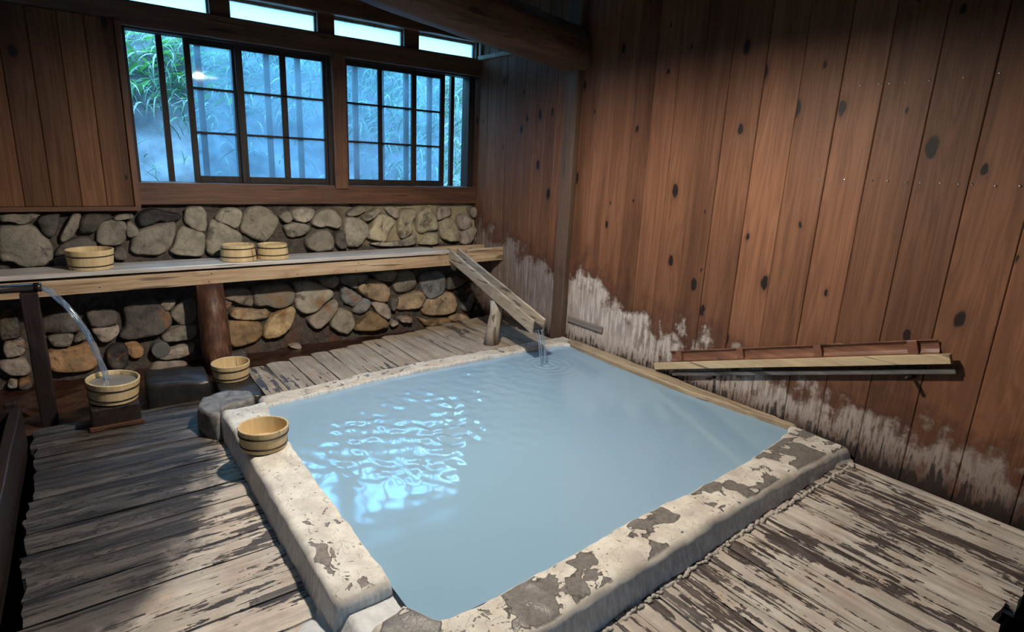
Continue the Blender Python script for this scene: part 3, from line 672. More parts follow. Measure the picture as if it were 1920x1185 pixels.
for kind, pts in STONES + extra:
    cx = sum(p[0] for p in pts) / len(pts); cz = sum(p[1] for p in pts) / len(pts)
    pts = [(cx + (p[0] - cx) * 1.07, cz + (p[1] - cz) * 1.07) for p in pts]
    ol = chaikin(pts, 2 if len(pts) < 6 else 1)
    # even the outline out
    seg = [math.hypot(c[0] - a[0], c[1] - a[1]) for a, c in zip(ol, ol[1:] + ol[:1])]; tot = sum(seg); n = 36; out = []; acc = 0; i = 0
    for kk in range(n):
        t = tot * kk / n
        while acc + seg[i] < t: acc += seg[i]; i += 1
        f = (t - acc) / max(seg[i], 1e-9); a = ol[i]; c = ol[(i + 1) % len(ol)]
        out.append((a[0] + (c[0] - a[0]) * f, a[1] + (c[1] - a[1]) * f))
    size = math.sqrt(tot / 4); H = random.uniform(.045, .075) * min(1, size / .35 + .45); sx = random.uniform(-.12, .12); sz_ = random.uniform(-.10, .16); sd = random.random() * 50
    V = []; F = []
    rings = [(0, 1.0), (.25, 1.0), (.5, 1.0), (.72, .99), (.86, .95), (.94, .84), (.985, .58), (1.0, .2), (1.0, -.35)]
    for ri, (q, h) in enumerate(rings):
        if ri == 0: P = [(cx, cz)]
        else: P = [(cx + (p[0] - cx) * q, cz + (p[1] - cz) * q) for p in out]
        for x, z in P:
            rough = .028 * nz(x, sd, z, 6) + .016 * abs(nz(x, sd, z, 13)) + .008 * nz(x, sd, z, 30)
            dep = H * h + (rough + sx * (x - cx) + sz_ * (z - cz)) * (1 if h > .5 else .4)
            jx = .006 * nz(x, sd + 3, z, 22); V.append((x + jx, wall_y(z) + .03 - dep, z + jx))
    for kk in range(n): F.append((0, 1 + kk, 1 + (kk + 1) % n))
    for ri in range(1, len(rings) - 1):
        o0 = 1 + (ri - 1) * n; o1 = o0 + n
        for kk in range(n): F.append((o0 + kk, o1 + kk, o1 + (kk + 1) % n, o0 + (kk + 1) % n))
    base = STONECOL[kind]; m = random.uniform(.82, 1.15); b.add(V, F, tuple(v * m for v in base), 0, True)
struct(b.build('wall_back', [M['stone'], M['mortar']]))
b = MB(); b.tube([(.402, wall_y(.11) - .06, .105), (.402, wall_y(.11) + .03, .105)], .056, 28, smooth=False)
tag(b.build('drain_pipe', M['grey'], bevel=.004), 'round grey pipe end set low in the stone wall', 'pipe')

# ------------------------------------------------------------ floors
def plank_floor(name, axis, strips, zf, mat, thick=.05, na=40, nb_=4):
    """strips: (b0, b1, a0, a1) across and along; every plank is a worn slab with ragged edges"""
    m = MB()
    for b0, b1, a0, a1 in strips:
        c = rnd3(); sd = random.random() * 90; V = []; F = []
        n = max(6, int((a1 - a0) / 1.9 * na)); lift = random.uniform(-.003, .003)
        for i in range(n + 1):
            a = a0 + (a1 - a0) * i / n
            e0 = b0 + .003 + .004 * mnoise.noise(Vector((a * 9, sd, 0))); e1 = b1 - .003 + .004 * mnoise.noise(Vector((a * 9, sd, 5)))
            if i in (0, n): pass
            for j in range(nb_ + 1):
                t = j / nb_; q = e0 + (e1 - e0) * t
                z = lift - .006 * (abs(2 * t - 1) ** 4) + .004 * mnoise.noise(Vector((a * 3, q * 8, sd)))
                aa = a + (.02 * mnoise.noise(Vector((q * 14, sd, i))) if i in (0, n) else 0)
                p = (aa, q) if axis == 'X' else (q, aa)
                V.append((p[0], p[1], zf(*p) + z))
        W_ = nb_ + 1
        for i in range(n):
            for j in range(nb_): F.append((i * W_ + j, i * W_ + j + 1, (i + 1) * W_ + j + 1, (i + 1) * W_ + j))
        rim = [i * W_ for i in range(n + 1)] + [n * W_ + j for j in range(1, W_)] + [i * W_ + nb_ for i in range(n - 1, -1, -1)] + [j for j in range(nb_ - 1, 0, -1)]
        o = len(V); V += [(V[k][0], V[k][1], V[k][2] - thick) for k in rim]
        L = len(rim)
        for k in range(L): F.append((rim[k], rim[(k + 1) % L], o + (k + 1) % L, o + k))
        m.add(V, F, c, 0, False)
    return m.build(name, mat)
random.seed(3)
S_ = []; y = 1.02
while y < 3.70:
    wd = random.uniform(.11, .16); S_.append((y, min(y + wd, 3.76), -.275 + random.uniform(-.012, .012), .545)); y += wd
struct(plank_floor('floor', 'X', S_, lambda x, y: 0.0, M['floor_x']))
S_ = []; x = .56
while x < 3.12:
    wd = random.uniform(.10, .17); S_.append((x, min(x + wd, 3.115), .31 + random.uniform(-.02, .02), 1.14)); x += wd
struct(plank_floor('floor.001', 'Y', S_, lambda x, y: .055 * max(0, (x - 1) / 2.15), M['floor_y']))
S_ = []; x = .80
while x < 3.0:
    wd = random.uniform(.11, .18); x1 = min(x + wd, 3.05); S_.append((x, x1, 3.38, 3.90 + .35 * ((x + x1) / 2 - .86) / 1.76 + random.uniform(-.015, .015))); x += wd
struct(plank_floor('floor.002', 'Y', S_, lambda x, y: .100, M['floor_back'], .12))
b = MB(); V = []; nx, ny = 90, 30
for j in range(ny + 1):
    for i in range(nx + 1):
        x = -1.3 + 4.45 * i / nx; y = 3.74 + .95 * j / ny
        V.append((x, y, -.03 + .018 * nz(x, y, 0, 9) + .012 * nz(x, y, 4, 24)))
b.add(V, [(j * (nx + 1) + i, j * (nx + 1) + i + 1, (j + 1) * (nx + 1) + i + 1, (j + 1) * (nx + 1) + i) for j in range(ny) for i in range(nx)], (.5, .5, .5), 0, True)
struct(b.build('floor.004', M['drain']))
# dark ground under the planks
b = MB(); b.box(-.265, 3.14, .32, 3.74, -.09, -.045); struct(b.build('floor.005', M['dark']))

# ------------------------------------------------------------ bath: four rim timbers, overflow notch
bath = tag(empty('bath_basin', (1.9, 2.25, 0)), 'large square sunken bath with broad mineral-crusted rim in the floor', 'bath')
def lerp_poly(p, t, ax):
    for a, c in zip(p[:-1], p[1:]):
        if a[ax] <= t <= c[ax]:
            f = (t - a[ax]) / max(c[ax] - a[ax], 1e-9); return a[1 - ax] + (c[1 - ax] - a[1 - ax]) * f
    return p[0][1 - ax] if t < p[0][ax] else p[-1][1 - ax]
def rim(name, ax, inner, outer, t0, t1, n, zt, zb, rad, mat, zo=None, flare=.012, bumpy=1.0, seed=0.0):
    m = MB(); V = []; prof = 24
    for i in range(n + 1):
        t = t0 + (t1 - t0) * i / n
        vi = lerp_poly(inner, t, ax); vo = lerp_poly(outer, t, ax); w_ = vo - vi; s = 1 if w_ > 0 else -1
        end = min(1.0, min((t - t0), (t1 - t)) / (rad * .9)); drop = rad * (1 - math.sqrt(max(0, 1 - (1 - end) ** 2)))
        z_out = zo(t) if zo else zb
        pr = [(vi - s * .004, zb), (vi, zt - rad * .8)]
        r2 = min(rad, abs(w_) * .3)
        for q in range(1, 5): a = q / 5 * math.pi / 2; pr.append((vi + s * r2 * .6 * (1 - math.cos(a)), zt - rad * .8 * (1 - math.sin(a))))
        for q in range(9): pr.append((vi + s * r2 * .6 + (w_ - s * r2 * 1.6) * q / 8, zt))
        for q in range(1, 6): a = q / 6 * math.pi / 2; pr.append((vo - s * r2 * (1 - math.sin(a)), zt - rad * (1 - math.cos(a))))
        for q in range(4): f = q / 3; pr.append((vo + s * flare * f, (zt - rad) * (1 - f) + z_out * f))
        for k_, (u, z) in enumerate(pr):
            p = (u, t) if ax == 1 else (t, u)
            nn = nz(p[0], p[1], z + seed, 6) * .007 + nz(p[0], p[1], z + seed, 19) * .004 + nz(p[0], p[1], z, 55) * .0018
            zz = z + (nn * bumpy if z > 0 else 0) - (drop if z > zt - rad * 1.2 else drop * .3 if z > 0 else 0)
            side = nz(p[0], p[1] + 9, z * 2 + seed, 14) * .006 * bumpy
            uu = u + side
            if ax == 1: V.append((uu, t, zz))
            else: V.append((t, uu, zz))
    W_ = len(V) // (n + 1)
    F = [(i * W_ + j, i * W_ + j + 1, (i + 1) * W_ + j + 1, (i + 1) * W_ + j) for i in range(n) for j in range(W_ - 1)]
    F.append(tuple(range(W_))); F.append(tuple(range(n * W_, (n + 1) * W_)))
    m.add(V, F, rnd3(), 0, True)
    return keep(m.build(name, mat), bath)
rim('rim_timber', 1, [(.713, 1.51), (.716, 1.551), (.718, 1.83), (.72, 2.27), (.728, 2.67), (.735, 2.91), (.752, 3.19), (.775, 3.30)],
    [(.522, 1.5), (.524, 1.6), (.526, 2.0), (.526, 2.6), (.526, 3.0), (.53, 3.36)], 1.515, 3.245, 110, .12, -.3, .028, M['rim_left'], zo=lambda t: -.01, flare=.016)
rim('rim_timber', 0, [(.56, 1.385), (.66, 1.41), (.70, 1.42), (.725, 1.37), (.75, 1.315), (.80, 1.295), (.905, 1.289), (1.286, 1.31), (1.689, 1.343), (2.028, 1.34), (2.524, 1.367), (2.893, 1.411), (3.06, 1.445), (3.145, 1.50)],
    [(.5, 1.10), (.8, 1.085), (.98, 1.078), (1.19, 1.09), (1.47, 1.105), (1.79, 1.118), (2.19, 1.138), (2.65, 1.150), (2.96, 1.15), (3.145, 1.135)], .56, 3.138, 170, .12, -.3, .045, M['rim_near'],
    zo=lambda t: .055 * max(0, (t - 1) / 2.15) - .005, flare=.020, seed=5)
rim('rim_timber', 0, [(.70, 3.19), (.75, 3.20), (1.065, 3.235), (1.421, 3.275), (1.816, 3.30), (2.23, 3.290), (2.681, 3.285), (2.95, 3.275), (3.03, 3.24), (3.1, 3.20)],
    [(.70, 3.34), (1.065, 3.36), (1.42, 3.40), (1.816, 3.42), (2.681, 3.41), (3.1, 3.42)], .745, 3.14, 120, .118, -.3, .020, M['rim_back'], zo=lambda t: .06, flare=.004, bumpy=1.2, seed=9)
rim('rim_timber', 1, [(3.10, 1.42), (3.055, 1.81), (3.016, 2.21), (3.010, 2.68), (3.03, 3.10), (3.05, 3.28)], [(3.136, 1.4), (3.138, 3.4)], 1.43, 3.29, 90, .125, -.3, .016, M['rim_right'], zo=lambda t: -.05, flare=0, bumpy=.9, seed=13)
# overflow channel between the left timber and the near block, with its crusted spill on the floor
m = MB(); V = []; nx, ny = 40, 26
for j in range(ny + 1):
    for i in range(nx + 1):
        x = .33 + .42 * i / nx; y = 1.34 + .32 * j / ny
        inside = max(0, min(1, (x - .50) / .06)); d = abs(y - 1.462) / .05
        z = .004 + .066 * inside + .004 * nz(x, y, 1, 25) + .002 * nz(x, y, 1, 60)
        fall = max(0, 1 - math.hypot((x - .50) / .15, (y - 1.52) / .13))
        z = max(z * 1 if inside > 0 else -.02, -.012 + .034 * fall ** .6 + .004 * nz(x, y, 3, 28))
        V.append((x, y, z))
m.add(V, [(j * (nx + 1) + i, j * (nx + 1) + i + 1, (j + 1) * (nx + 1) + i + 1, (j + 1) * (nx + 1) + i) for j in range(ny) for i in range(nx)], rnd3(), 0, True)
M['spill'] = mat_plain('white_mineral_spill', (.58, .57, .57), .5, .18, 30, bump=.8)
keep(m.build('overflow_channel', M['spill']), bath)
# crumbly crust line where the near rim meets the floor
m = MB(); random.seed(8)
for i in range(150):
    x = .95 + 2.15 * i / 150 + random.uniform(-.006, .006); y = lerp_poly([(.95, 1.042), (1.47, 1.07), (2.19, 1.103), (3.145, 1.100)], x, 0) + random.uniform(-.010, .004)
    r = random.uniform(.005, .011); z = .055 * max(0, (x - 1) / 2.15)
    V = []; F = []
    for a in range(4):
        for k in range(7):
            ph = (a + .5) / 4 * math.pi; th = k / 7 * 2 * math.pi; q = r * random.uniform(.8, 1.2)
            V.append((x + 1.5 * q * math.sin(ph) * math.cos(th), y + q * math.sin(ph) * math.sin(th), z + q * .8 * math.cos(ph)))
    for a in range(3):
        for k in range(7): F.append((a * 7 + k, a * 7 + (k + 1) % 7, (a + 1) * 7 + (k + 1) % 7, (a + 1) * 7 + k))
    F.append(tuple(range(7))); F.append(tuple(range(21, 28))); m.add(V, F, rnd3(), 0, True)
M['crumb'] = mat_plain('crust_crumbs', (.40, .36, .32), .7, .3, 40, bump=.6)
cr_ = keep(m.build('crust_crumbs', M['crumb']), bath); cr_['kind'] = 'stuff'

# milky water, rippled where the spout's waves cross the bath
NX, NY = 330, 280
xs = np.linspace(.715, 3.09, NX); ys = np.linspace(1.30, 3.285, NY); X, Y = np.meshgrid(xs, ys)
rng = np.random.default_rng(5); Z = np.zeros_like(X)
for k_ in range(26):
    lam = rng.uniform(.045, .135); th = rng.normal(math.radians(205), .75); kx, ky = math.cos(th) * 2 * math.pi / lam, math.sin(th) * 2 * math.pi / lam
    Z += lam * .0095 * np.sin(kx * X + ky * Y + rng.uniform(0, 6.28))
env = np.exp(-(((X - 1.34) / .55) ** 2 + ((Y - 2.58) / .48) ** 2) ** 1.5) * (.55 + .45 * np.sin(X * 9 + 1) * np.sin(Y * 11)) + .02 + .30 * np.exp(-((X - 2.2) ** 2 + (Y - 3.0) ** 2) / .16)
Zr = np.zeros_like(X); R_ = np.hypot(X - 2.60, Y - 2.99); Zr = .0035 * np.sin(R_ * 2 * math.pi / .055) * np.exp(-R_ / .12)
Z = .092 + Z * env + Zr
m = MB(); m.v = [tuple(p) for p in np.stack([X, Y, Z], -1).reshape(-1, 3)]; m.c = [(.5, .5, .5)] * len(m.v)
m.f = [(j * NX + i, j * NX + i + 1, (j + 1) * NX + i + 1, (j + 1) * NX + i) for j in range(NY - 1) for i in range(NX - 1)]; m.mi = [0] * len(m.f); m.sm = [True] * len(m.f)
tag(m.build('bath_water', M['water']), 'milky blue hot spring water filling the square bath', 'water', kind='stuff')

# ------------------------------------------------------------ shelf, flume, spout
shelf = tag(empty('wall_shelf', (.7, 4.5, .57)), 'long weathered wooden shelf along the stone wall carrying three buckets', 'shelf')
m = MB(); V = []
xs_ = [-1.35 + i * .25 for i in range(16)] + [2.58]
top = [(x, 4.40 + .003 * nz(x, 0, 0, 3)) for x in xs_ if x < 2.6] + [(2.665, 4.42), (2.645, 4.45), (2.50, 4.675)] + [(-1.35, 4.675)]
nT = len(top); m.add([(x, y, .705) for x, y in top] + [(x, y, .678) for x, y in top], [tuple(range(nT)), tuple(range(2 * nT - 1, nT - 1, -1))] + [(i, (i + 1) % nT, nT + (i + 1) % nT, nT + i) for i in range(nT)])
keep(m.build('top_board', M['shelf_top'], bevel=.003), shelf)
m = MB(); m.obox((-1.35, 4.435, .611), (2.655, 4.435, .617), .042, .094, n=24, jit=.0015); fascia = keep(m.build('fascia', M['shelf'], bevel=.004), shelf)
nb = MB(); nb.lathe([(0, .0025), (.003, .002), (.0042, .0005), (.0042, -.003)], 10); n0 = nb.build('nail', M['hoop'])
for i, (x, z) in enumerate(((.10, .60), (.72, .585), (1.32, .59), (1.78, .588), (2.20, .59), (2.60, .60), (.74, .64), (1.80, .645))):
    o = n0 if i == 0 else n0.copy()
    if i: col.objects.link(o)
    o.location = (x, 4.4135, z); o.rotation_euler = (math.pi / 2, 0, 0); o.parent = fascia
flume = tag(empty('water_flume', (2.93, 4.5, .57)), 'short wooden water channel between shelf end and board wall', 'water channel')
m = MB(); m.obox((2.765, 4.335, .660), (3.15, 4.335, .663), .036, .118, n=4, jit=.001); keep(m.build('front_board', M['shelf'], bevel=.004), flume)
m = MB(); m.obox((2.60, 4.64, .655), (3.15, 4.64, .655), .03, .10); keep(m.build('rear_board', M['shelf'], bevel=.004), flume)
m = MB(); m.obox((2.78, 4.49, .625), (3.15, 4.49, .625), .30, .03); keep(m.build('channel_bed', M['black_wood']), flume)
m = MB(); m.lathe([(0, .035), (.022, .028), (.034, .006), (.030, -.018), (0, -.022)], 16)
o = m.build('wet_pebble', M['grey'], loc=(2.93, 4.53, .663)); o.scale = (1.2, .9, 1); tag(o, 'small wet grey stone lying in the short water channel by the wall', 'stone')

A_ = Vector((2.690, 4.44, .630)); B_ = Vector((2.535, 3.03, .338))
spout = tag(empty('spout_trough', A_), 'sloping wooden trough pouring hot water into the far bath corner', 'water spout')
d_ = (B_ - A_).normalized(); sd_ = d_.cross(Vector((0, 0, 1))).normalized(); up_ = sd_.cross(d_).normalized()
m = MB(); m.obox(A_, B_ - d_ * .02, .105, .020, n=8, jit=.001); bed_ = keep(m.build('trough_bed', M['stump'], bevel=.004), spout)
for s in (-1, 1):
    m = MB(); off = sd_ * s * .046 + up_ * .040
    m.obox(A_ + off - d_ * .02, B_ + off, .018, .098, n=14, jit=.0015); keep(m.build('side_board', M['spout'], bevel=.004), spout)
m = MB(); m.obox(A_ + up_ * .018, B_ + up_ * .016, .076, .012, n=8); o = m.build('running_water', M['pipe']); o.parent = bed_

def stream(name, strands, label, n=9):
    m = MB()
    for pts, r in strands:
        P = [Vector(p) for p in pts]; m.tube(P, r, n, nz=.004, nsc=22)
    o = m.build(name, M['stream']); return tag(o, label, 'water', kind='stuff')
def fall(x, y, z0, z1, vx, vy, n=14):
    out = []
    for i in range(n + 1):
        t = i / n; out.append((x + vx * t, y + vy * t, z0 + (z1 - z0) * t * t * .75 + (z1 - z0) * t * .25))
    return out
stream('falling_water', [(fall(2.565, 3.035, .352, .088, .022, -.05), [.004 + .003 * i / 14 for i in range(15)]), (fall(2.535, 3.032, .350, .088, .03, -.045), [.006 - .001 * i / 14 for i in range(15)]),
                         (fall(2.515, 3.03, .347, .088, .035, -.04), .003), (fall(2.58, 3.04, .36, .088, .02, -.055), .003)], 'clear water falling from the sloping trough into the bath')
m = MB(); random.seed(2)
m.tube([(2.525, 3.575, .085), (2.545, 3.575, .22), (2.565, 3.59, .34), (2.585, 3.605, .425)], [.060, .052, .047, .050], 14, nz=.016, nsc=16)
tag(m.build('stump_post', M['stump']), 'short gnarled grey stump propping up the sloping trough', 'post')
m = MB(); m.tube([(.715, 4.25, -.04), (.715, 4.31, .12), (.718, 4.375, .34), (.722, 4.42, .566)], [.062, .088, .090, .086], 18, nz=.014, nsc=11)
tag(m.build('shelf_post', M['log']), 'stout red-brown log standing under the shelf as its support', 'post')

# black post, pipe and stream at the left
m = MB(); m.obox((-.215, 3.87, -.04), (-.215, 3.87, .712), .075, .075, up=(0, 1, 0), n=8, jit=.003)
tag(m.build('pipe_post', M['black_wood'], bevel=.006), 'square black wet post at left holding the water pipe', 'post')
m = MB(); m.tube([(-1.39, 3.86, .736), (-.6, 3.86, .736), (-.165, 3.86, .734)], .022, 18); 
m.lathe([(.024, 0), (.024, .03), (.017, .03), (.017, 0)], 18, close=True)
pipe_v = m.v
for i in range(len(pipe_v) - 18 * 4, len(pipe_v)):
    x, y, z = pipe_v[i]; pipe_v[i] = (-.19 + z, 3.86 + x, .734 + y)
tag(m.build('water_pipe', M['pipe']), 'glossy black pipe on the square post, water pouring from it', 'pipe')
arc = [(-.165, 3.86, .734), (-.13, 3.838, .712), (-.096, 3.816, .675), (-.065, 3.797, .634), (-.039, 3.779, .588), (-.014, 3.763, .538), (.006, 3.748, .487), (.020, 3.737, .435), (.032, 3.728, .384), (.044, 3.718, .335), (.054, 3.71, .285), (.062, 3.70, .235), (.067, 3.695, .20)]
stream('falling_water', [(arc, [.013, .014, .014, .013, .013, .012, .012, .012, .012, .012, .012, .012, .012]), ([(x - .012, y + .006, z - .004) for x, y, z in arc], .006)], 'arching stream of water falling from the black pipe into a bucket')

# ------------------------------------------------------------ buckets
def make_bucket(label, D, water=False):
    r = D / 2; h = D * .46; root = empty('wash_bucket'); tag(root, label, 'bucket', 'wooden wash buckets')
    rb = r * .90; t = r * .085; m = MB(); n = 66
    prof = [(rb - t, 0), (rb - .001, 0), (rb, .002), (r - .001, h - .003), (r - .003, h), (r - t + .002, h), (r - t, h - .003), (rb - t + (r - rb) * .2, h * .2), (0, h * .2), (0, h * .13), (rb - t, h * .13)]
    V = []; F = []
    for q, z in prof:
        for k in range(n):
            th = 2 * math.pi * k / n; rr = q * (1 - (.006 if (k % 6 == 0 and q > rb * .98) else 0)); V.append((rr * math.cos(th), rr * math.sin(th), z))
    L = len(prof)
    for i in range(L):
        for k in range(n):
            a = i * n + k; b_ = i * n + (k + 1) % n; j = ((i + 1) % L) * n; F.append((a, b_, j + (k + 1) % n, j + k))
    m.add(V, F, rnd3(), 0, False)
    m.build('bucket_body', M['bucket'], root)
    for zf, nm_ in ((.70, 'hoop'), (.20, 'hoop')):
        z = h * zf; rr = rb + (r - rb) * zf; m = MB()
        m.lathe([(rr - .002, z - .0035), (rr + .0022, z - .0035), (rr + .0028, z + .0035), (rr - .002, z + .0035)], 66, close=True); m.build(nm_, M['hoop'], root)
    if water:
        m = MB(); m.lathe([(0, h * .80), (r * .885, h * .80)], 40); m.f.pop(); m.mi.pop(); m.sm.pop(); m.build('water', M['bucket_water'], root)
    return root, h
def put(root, loc, rot=(0, 0, 0)): root.location = loc; root.rotation_euler = rot
random.seed(6)
k_, h = make_bucket('pale wooden bucket on the bath rim, nearest the camera', .2245); put(k_, (.612, 2.69, .1285), (0, math.radians(1.5), .4))
k_, h = make_bucket('pale wooden bucket on wet slab beside the log shelf post', .2245); put(k_, (.700, 3.80, .088), (0, 0, 1.2))
k_, h = make_bucket('pale wooden bucket filling under the pipe stream, on a wooden block', .252, True); put(k_, (.080, 3.665, .132), (math.radians(2), math.radians(-4), 2.0))
k_, h = make_bucket('broad shallow wooden bucket alone on the left half of the shelf', .262); put(k_, (.075, 4.535, .706), (0, 0, 2.6))
k_, h = make_bucket('upturned wooden bucket on the shelf, left one of the touching pair', .243); put(k_, (.945, 4.533, .706 + h), (math.pi, 0, .3))
k_, h = make_bucket('upturned wooden bucket on the shelf, right one of the touching pair', .228); put(k_, (1.185, 4.54, .706 + h), (math.pi, 0, 1.9))

m = MB(); m.box(-.035, .19, 3.56, 3.775, -.002, .122)
blk = tag(empty('wooden_block', (.08, 3.66, 0)), 'wet brown wooden block under the bucket at the pipe', 'block')
keep(m.build('block_body', M['tub'], bevel=.012), blk)
m = MB(); m.box(-.045, .20, 3.548, 3.57, .0, .022); keep(m.build('base_strip', M['trim_x'], bevel=.003), blk)

def lump(name, outline, z0, z1, mat, label, cat, amp=.012, sc_=10, seed=0):
    m = MB(); cx = sum(p[0] for p in outline) / len(outline); cy = sum(p[1] for p in outline) / len(outline); ol = chaikin(chaikin(outline, 1), 1) if name == 'corner_rock' else [(p[0] + (q[0] - p[0]) * t, p[1] + (q[1] - p[1]) * t) for p, q in zip(outline, outline[1:] + outline[:1]) for t in (.04, .2, .4, .6, .8, .96)]
    n = len(ol); V = []; F = []
    rings = [(0, 1), (.35, 1), (.65, .99), (.86, .985), (.96, .96), (1.0, .84), (1.01, .4), (1.01, 0)]
    for ri, (q, hh) in enumerate(rings):
        for x, y in ([(cx, cy)] if ri == 0 else [(cx + (p[0] - cx) * q, cy + (p[1] - cy) * q) for p in ol]):
            z = z0 + (z1 - z0) * hh; V.append((x + amp * .5 * nz(x, y, z + seed, sc_ * 1.5), y + amp * .5 * nz(y, x, z + seed, sc_ * 1.5), z + (amp * nz(x, y, seed, sc_) + amp * .4 * nz(x, y, seed, sc_ * 3) if hh > .1 else 0)))
    for k in range(n): F.append((0, 1 + k, 1 + (k + 1) % n))
    for ri in range(1, len(rings) - 1):
        a = 1 + (ri - 1) * n; c = a + n
        for k in range(n): F.append((a + k, c + k, c + (k + 1) % n, a + (k + 1) % n))
    m.add(V, F, rnd3(), 0, True); return tag(m.build(name, mat), label, cat)
lump('corner_rock', [(.42, 3.34), (.45, 3.18), (.505, 3.11), (.512, 3.262), (.72, 3.265), (.725, 3.44), (.62, 3.48), (.50, 3.46)], -.02, .135, M['rock'], 'grey crusted rock at the back left corner of the bath rim', 'rock', .016, 14)
lump('stone_slab', [(.24, 3.80), (.57, 3.72), (.585, 4.02), (.26, 4.10)], -.03, .125, M['ledge'], 'dark wet stone slab between the log post and filling bucket', 'stone', .012, 9, 3)
lump('stone_slab', [(.585, 3.50), (.80, 3.44), (.86, 3.92), (.62, 3.98)], -.03, .085, M['ledge'], 'low dark wet slab under the bucket behind the grey rock', 'stone', .005, 9, 7)
lump('stone_slab', [(2.98, 3.60), (3.14, 3.60), (3.14, 4.2), (2.95, 4.2)], -.03, .10, M['ledge'], 'dark wet slab behind the grey stump by the board wall', 'stone', .01, 9, 9)

# wooden tub at the left edge
tub = tag(empty('wooden_tub', (-.65, 3.0, 0)), 'dark wooden tub along the left edge beside the black post', 'tub')
m = MB(); m.obox((-.325, 3.60, .07), (-.36, 1.9, .07), .045, .24, n=6, jit=.002); keep(m.build('side_board', M['tub'], bevel=.006), tub)
m = MB(); m.obox((-1.3, 3.58, .07), (-.33, 3.58, .07), .045, .24, n=4, jit=.002); keep(m.build('end_board', M['tub'], bevel=.006), tub)
m = MB(); m.obox((-.345, 3.62, -.1), (-.345, 3.62, .215), .05, .05, up=(0, 1, 0)); keep(m.build('corner_post', M['tub'], bevel=.006), tub)
m = MB(); m.box(-1.3, -.36, 1.95, 3.56, -.06, -.03); keep(m.build('tub_floor', M['tub']), tub)
m = MB(); m.tube([(-1.25 + .85 * i / 12, 3.70, .13 + .055 * math.sin(math.pi * (i + 4) / 18)) for i in range(13)], .018, 10); keep(m.build('curved_rim', M['tub']), tub)

# ------------------------------------------------------------ strips leaning on the right wall
XW = 3.11
m = MB(); m.obox((XW - .008, 2.430, .168), (XW - .008, .808, .708), .030, .045, n=10, jit=.0008)
tag(m.build('wood_strip', M['pale_strip'], bevel=.003), 'long pale wood strip propped aslant against the right board wall', 'wood strip')
m = MB(); m.obox((XW + .020, 2.30, .150), (XW + .020, .785, .652), .028, .026, n=8, jit=.0008)
tag(m.build('wood_strip', M['grey_strip'], bevel=.003), 'thin grey strip lying directly below the pale slanting strip', 'wood strip')
bam = tag(empty('bamboo_gutter', (XW, 2.33, .25)), 'split red-brown bamboo length lying above the pale slanting strip', 'bamboo')
p0 = Vector((XW + .018, 2.335, .262)); p1 = Vector((XW + .018, .875, .742)); dd = (p1 - p0).normalized(); uu = Vector((1, 0, 0)).cross(dd).normalized()
if uu.z < 0: uu = -uu
m = MB(); V = []; F = []; n = 30; q = 9
for i in range(n + 1):
    p = p0.lerp(p1, i / n)
    for k in range(q):
        a = math.pi * (k / (q - 1)) - math.pi / 2
        V.append(p + uu * (.036 * math.sin(a)) + Vector((.022 * math.cos(a), 0, 0)))
    for k in range(q):
        a = math.pi * ((q - 1 - k) / (q - 1)) - math.pi / 2
        V.append(p + uu * (.030 * math.sin(a)) + Vector((.016 * math.cos(a), 0, 0)))
Q = 2 * q
for i in range(n):
    for k in range(Q): F.append((i * Q + k, i * Q + (k + 1) % Q, (i + 1) * Q + (k + 1) % Q, (i + 1) * Q + k))
F.append(tuple(range(Q))); F.append(tuple(range(n * Q, n * Q + Q))); m.add(V, F, rnd3(), 0, False)
keep(m.build('culm', M['bamboo']), bam)
for yy in (2.267, 1.839, 1.398, .972):
    f = (yy - p0.y) / (p1.y - p0.y); p = p0.lerp(p1, f); m = MB(); V = []
    for s in (-.022, .022):
        for k in range(q):
            a = math.pi * (k / (q - 1)) - math.pi / 2; V.append(p + dd * s + uu * (.034 * math.sin(a)) + Vector((.018 * math.cos(a), 0, 0)))
        V.append(p + dd * s + uu * .034 + Vector((-.006, 0, 0))); V.append(p + dd * s - uu * .034 + Vector((-.006, 0, 0)))
    L = q + 2
    order = [q + 1] + list(range(q)) + [q]
    F = [tuple(order), tuple(L + i for i in reversed(order))] + [(order[i], order[(i + 1) % L], L + order[(i + 1) % L], L + order[i]) for i in range(L)]
    m.add(V, F, rnd3()); keep(m.build('node_wall', M['bamboo'], bevel=.003), bam)
for yy, zz in ((.95, .575), (2.0, .226)):
    m = MB(); m.tube([(3.165, yy, zz - .010), (3.065, yy, zz)], .009, 10)
    tag(m.build('wall_peg', M['black_wood']), 'dark peg in the right wall under the strips, %s end' % ('upper right' if yy < 1 else 'lower left'), 'peg')
m = MB(); m.obox((3.139, 3.375, .276), (3.139, 2.99, .276), .022, .042)
tag(m.build('wall_batten', M['batten'], bevel=.003), 'short grey wooden batten fixed low on the whitened wall corner', 'batten')

# ------------------------------------------------------------ the log beam
random.seed(9)
path = [(3.20, 3.50, 2.275), (2.9, 3.46, 2.305), (2.5, 3.40, 2.33), (2.1, 3.34, 2.36), (1.7, 3.28, 2.395), (1.3, 3.22, 2.43), (.9, 3.16, 2.46), (.4, 3.10, 2.49), (-.4, 3.04, 2.53), (-1.4, 3.0, 2.56)]
P = []
for a, c in zip(path[:-1], path[1:]):
    for i in range(4): P.append(Vector(a).lerp(Vector(c), i / 4))
P.append(Vector(path[-1])); m = MB(); V = []; F = []
sect = [(-.165, .05), (-.16, -.05), (-.125, -.115), (-.02, -.145), (.09, -.14), (.145, -.08), (.16, .03), (.13, .12), (.02, .16), (-.11, .135)]
sub = []
for a, c in zip(sect, sect[1:] + sect[:1]):
    for i in range(3): sub.append((a[0] + (c[0] - a[0]) * i / 3, a[1] + (c[1] - a[1]) * i / 3))
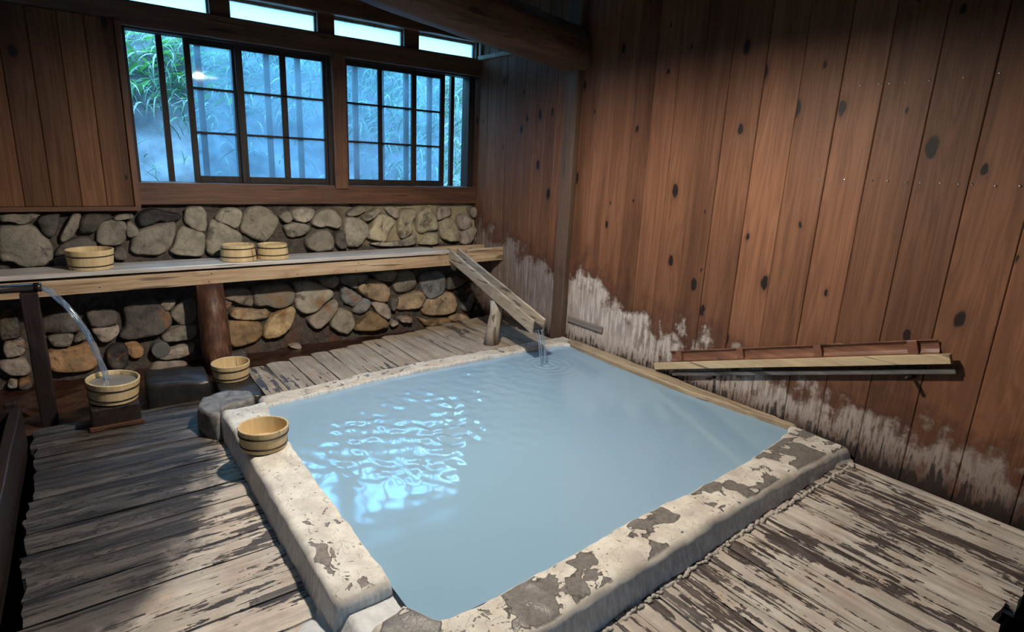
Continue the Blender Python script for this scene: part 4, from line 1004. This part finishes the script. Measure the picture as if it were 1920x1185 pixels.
for i, p in enumerate(P):
    for y, z in sub:
        q = p + Vector((0, y, z)); f = 1 + .09 * nz(q.x * .35, q.y, q.z, 5) + .04 * nz(q.x, q.y, q.z, 14); V.append(p + Vector((0, y, z)) * f)
n = len(sub)
for i in range(len(P) - 1):
    for k in range(n): F.append((i * n + k, i * n + (k + 1) % n, (i + 1) * n + (k + 1) % n, (i + 1) * n + k))
F.append(tuple(range(n))); F.append(tuple(range((len(P) - 1) * n, len(P) * n))); m.add(V, F, rnd3(), 0, True)
tag(m.build('log_beam', M['beam']), 'thick rough-hewn log beam crossing overhead to the right wall post', 'beam')

# ------------------------------------------------------------ bank outside the windows
def bank_y(x, z): return 5.75 + .30 * max(0, z - .2) + 2.6 * max(0, z - 2.5) + .16 * nz(x, z, 2, 1.6) + .05 * nz(x, z, 5, 6)
m = MB(); V = []; nx, nzz = 90, 50
for j in range(nzz + 1):
    z = -.5 + 4.0 * j / nzz
    for i in range(nx + 1):
        x = -3 + 10 * i / nx; V.append((x, bank_y(x, z), z))
m.add(V, [(j * (nx + 1) + i, j * (nx + 1) + i + 1, (j + 1) * (nx + 1) + i + 1, (j + 1) * (nx + 1) + i) for j in range(nzz) for i in range(nx)], (.5, .5, .5), 0, True)
struct(m.build('hillside', M['earth']))
m = MB(); random.seed(17)
def blade(x, z, L, wd, ang, droop, c):
    y = bank_y(x, z) - .01; V = []; F = []; n = 6; px, py, pz = x, y, z; el = random.uniform(.3, 1.2)
    for i in range(n + 1):
        t = i / n; ww = wd * (1 - t ** 2) * (.5 + min(1, t * 3) * .5)
        sx, sy = -math.sin(ang), math.cos(ang)
        V += [(px - ww, py, pz + ww * .3), (px + ww, py - ww * .4, pz - ww * .3)]
        e_ = el - droop * t; st = L / n
        px += math.cos(ang) * math.cos(e_) * st; py += -abs(math.sin(ang)) * math.cos(e_) * st * .6; pz += math.sin(e_) * st
    for i in range(n): F.append((2 * i, 2 * i + 1, 2 * i + 3, 2 * i + 2))
    m.add(V, F, c, 0, True)
for i in range(5200):
    x = random.uniform(-.8, 5.2); z = random.uniform(.9, 2.75)
    lim = 1.75 + .25 * nz(x, 0, 0, 1.5) - .9 * max(0, min(1, (x - 2.3) / 1.0))
    if z < lim and random.random() > .10: continue
    g_ = random.random(); c = (.10 + .16 * g_, .20 + .20 * g_, .13 + .16 * g_)
    if random.random() < .2: c = (.42, .48, .42)
    blade(x, z, random.uniform(.18, .55), random.uniform(.004, .011), random.uniform(0, math.pi), random.uniform(1.2, 2.8), c)
for i in range(240):   # broad fresh leaves at the left
    x = random.uniform(.2, 1.35); z = random.uniform(1.85, 2.7); g_ = random.random()
    blade(x, z, random.uniform(.12, .26), random.uniform(.014, .026), random.choice([random.uniform(-.5, .5), math.pi + random.uniform(-.5, .5)]), random.uniform(.8, 1.8), (.12 + .12 * g_, .38 + .22 * g_, .12))
tag(m.build('grass', M['grass']), 'long grass and leaves covering the bank outside the windows', 'grass', kind='stuff')
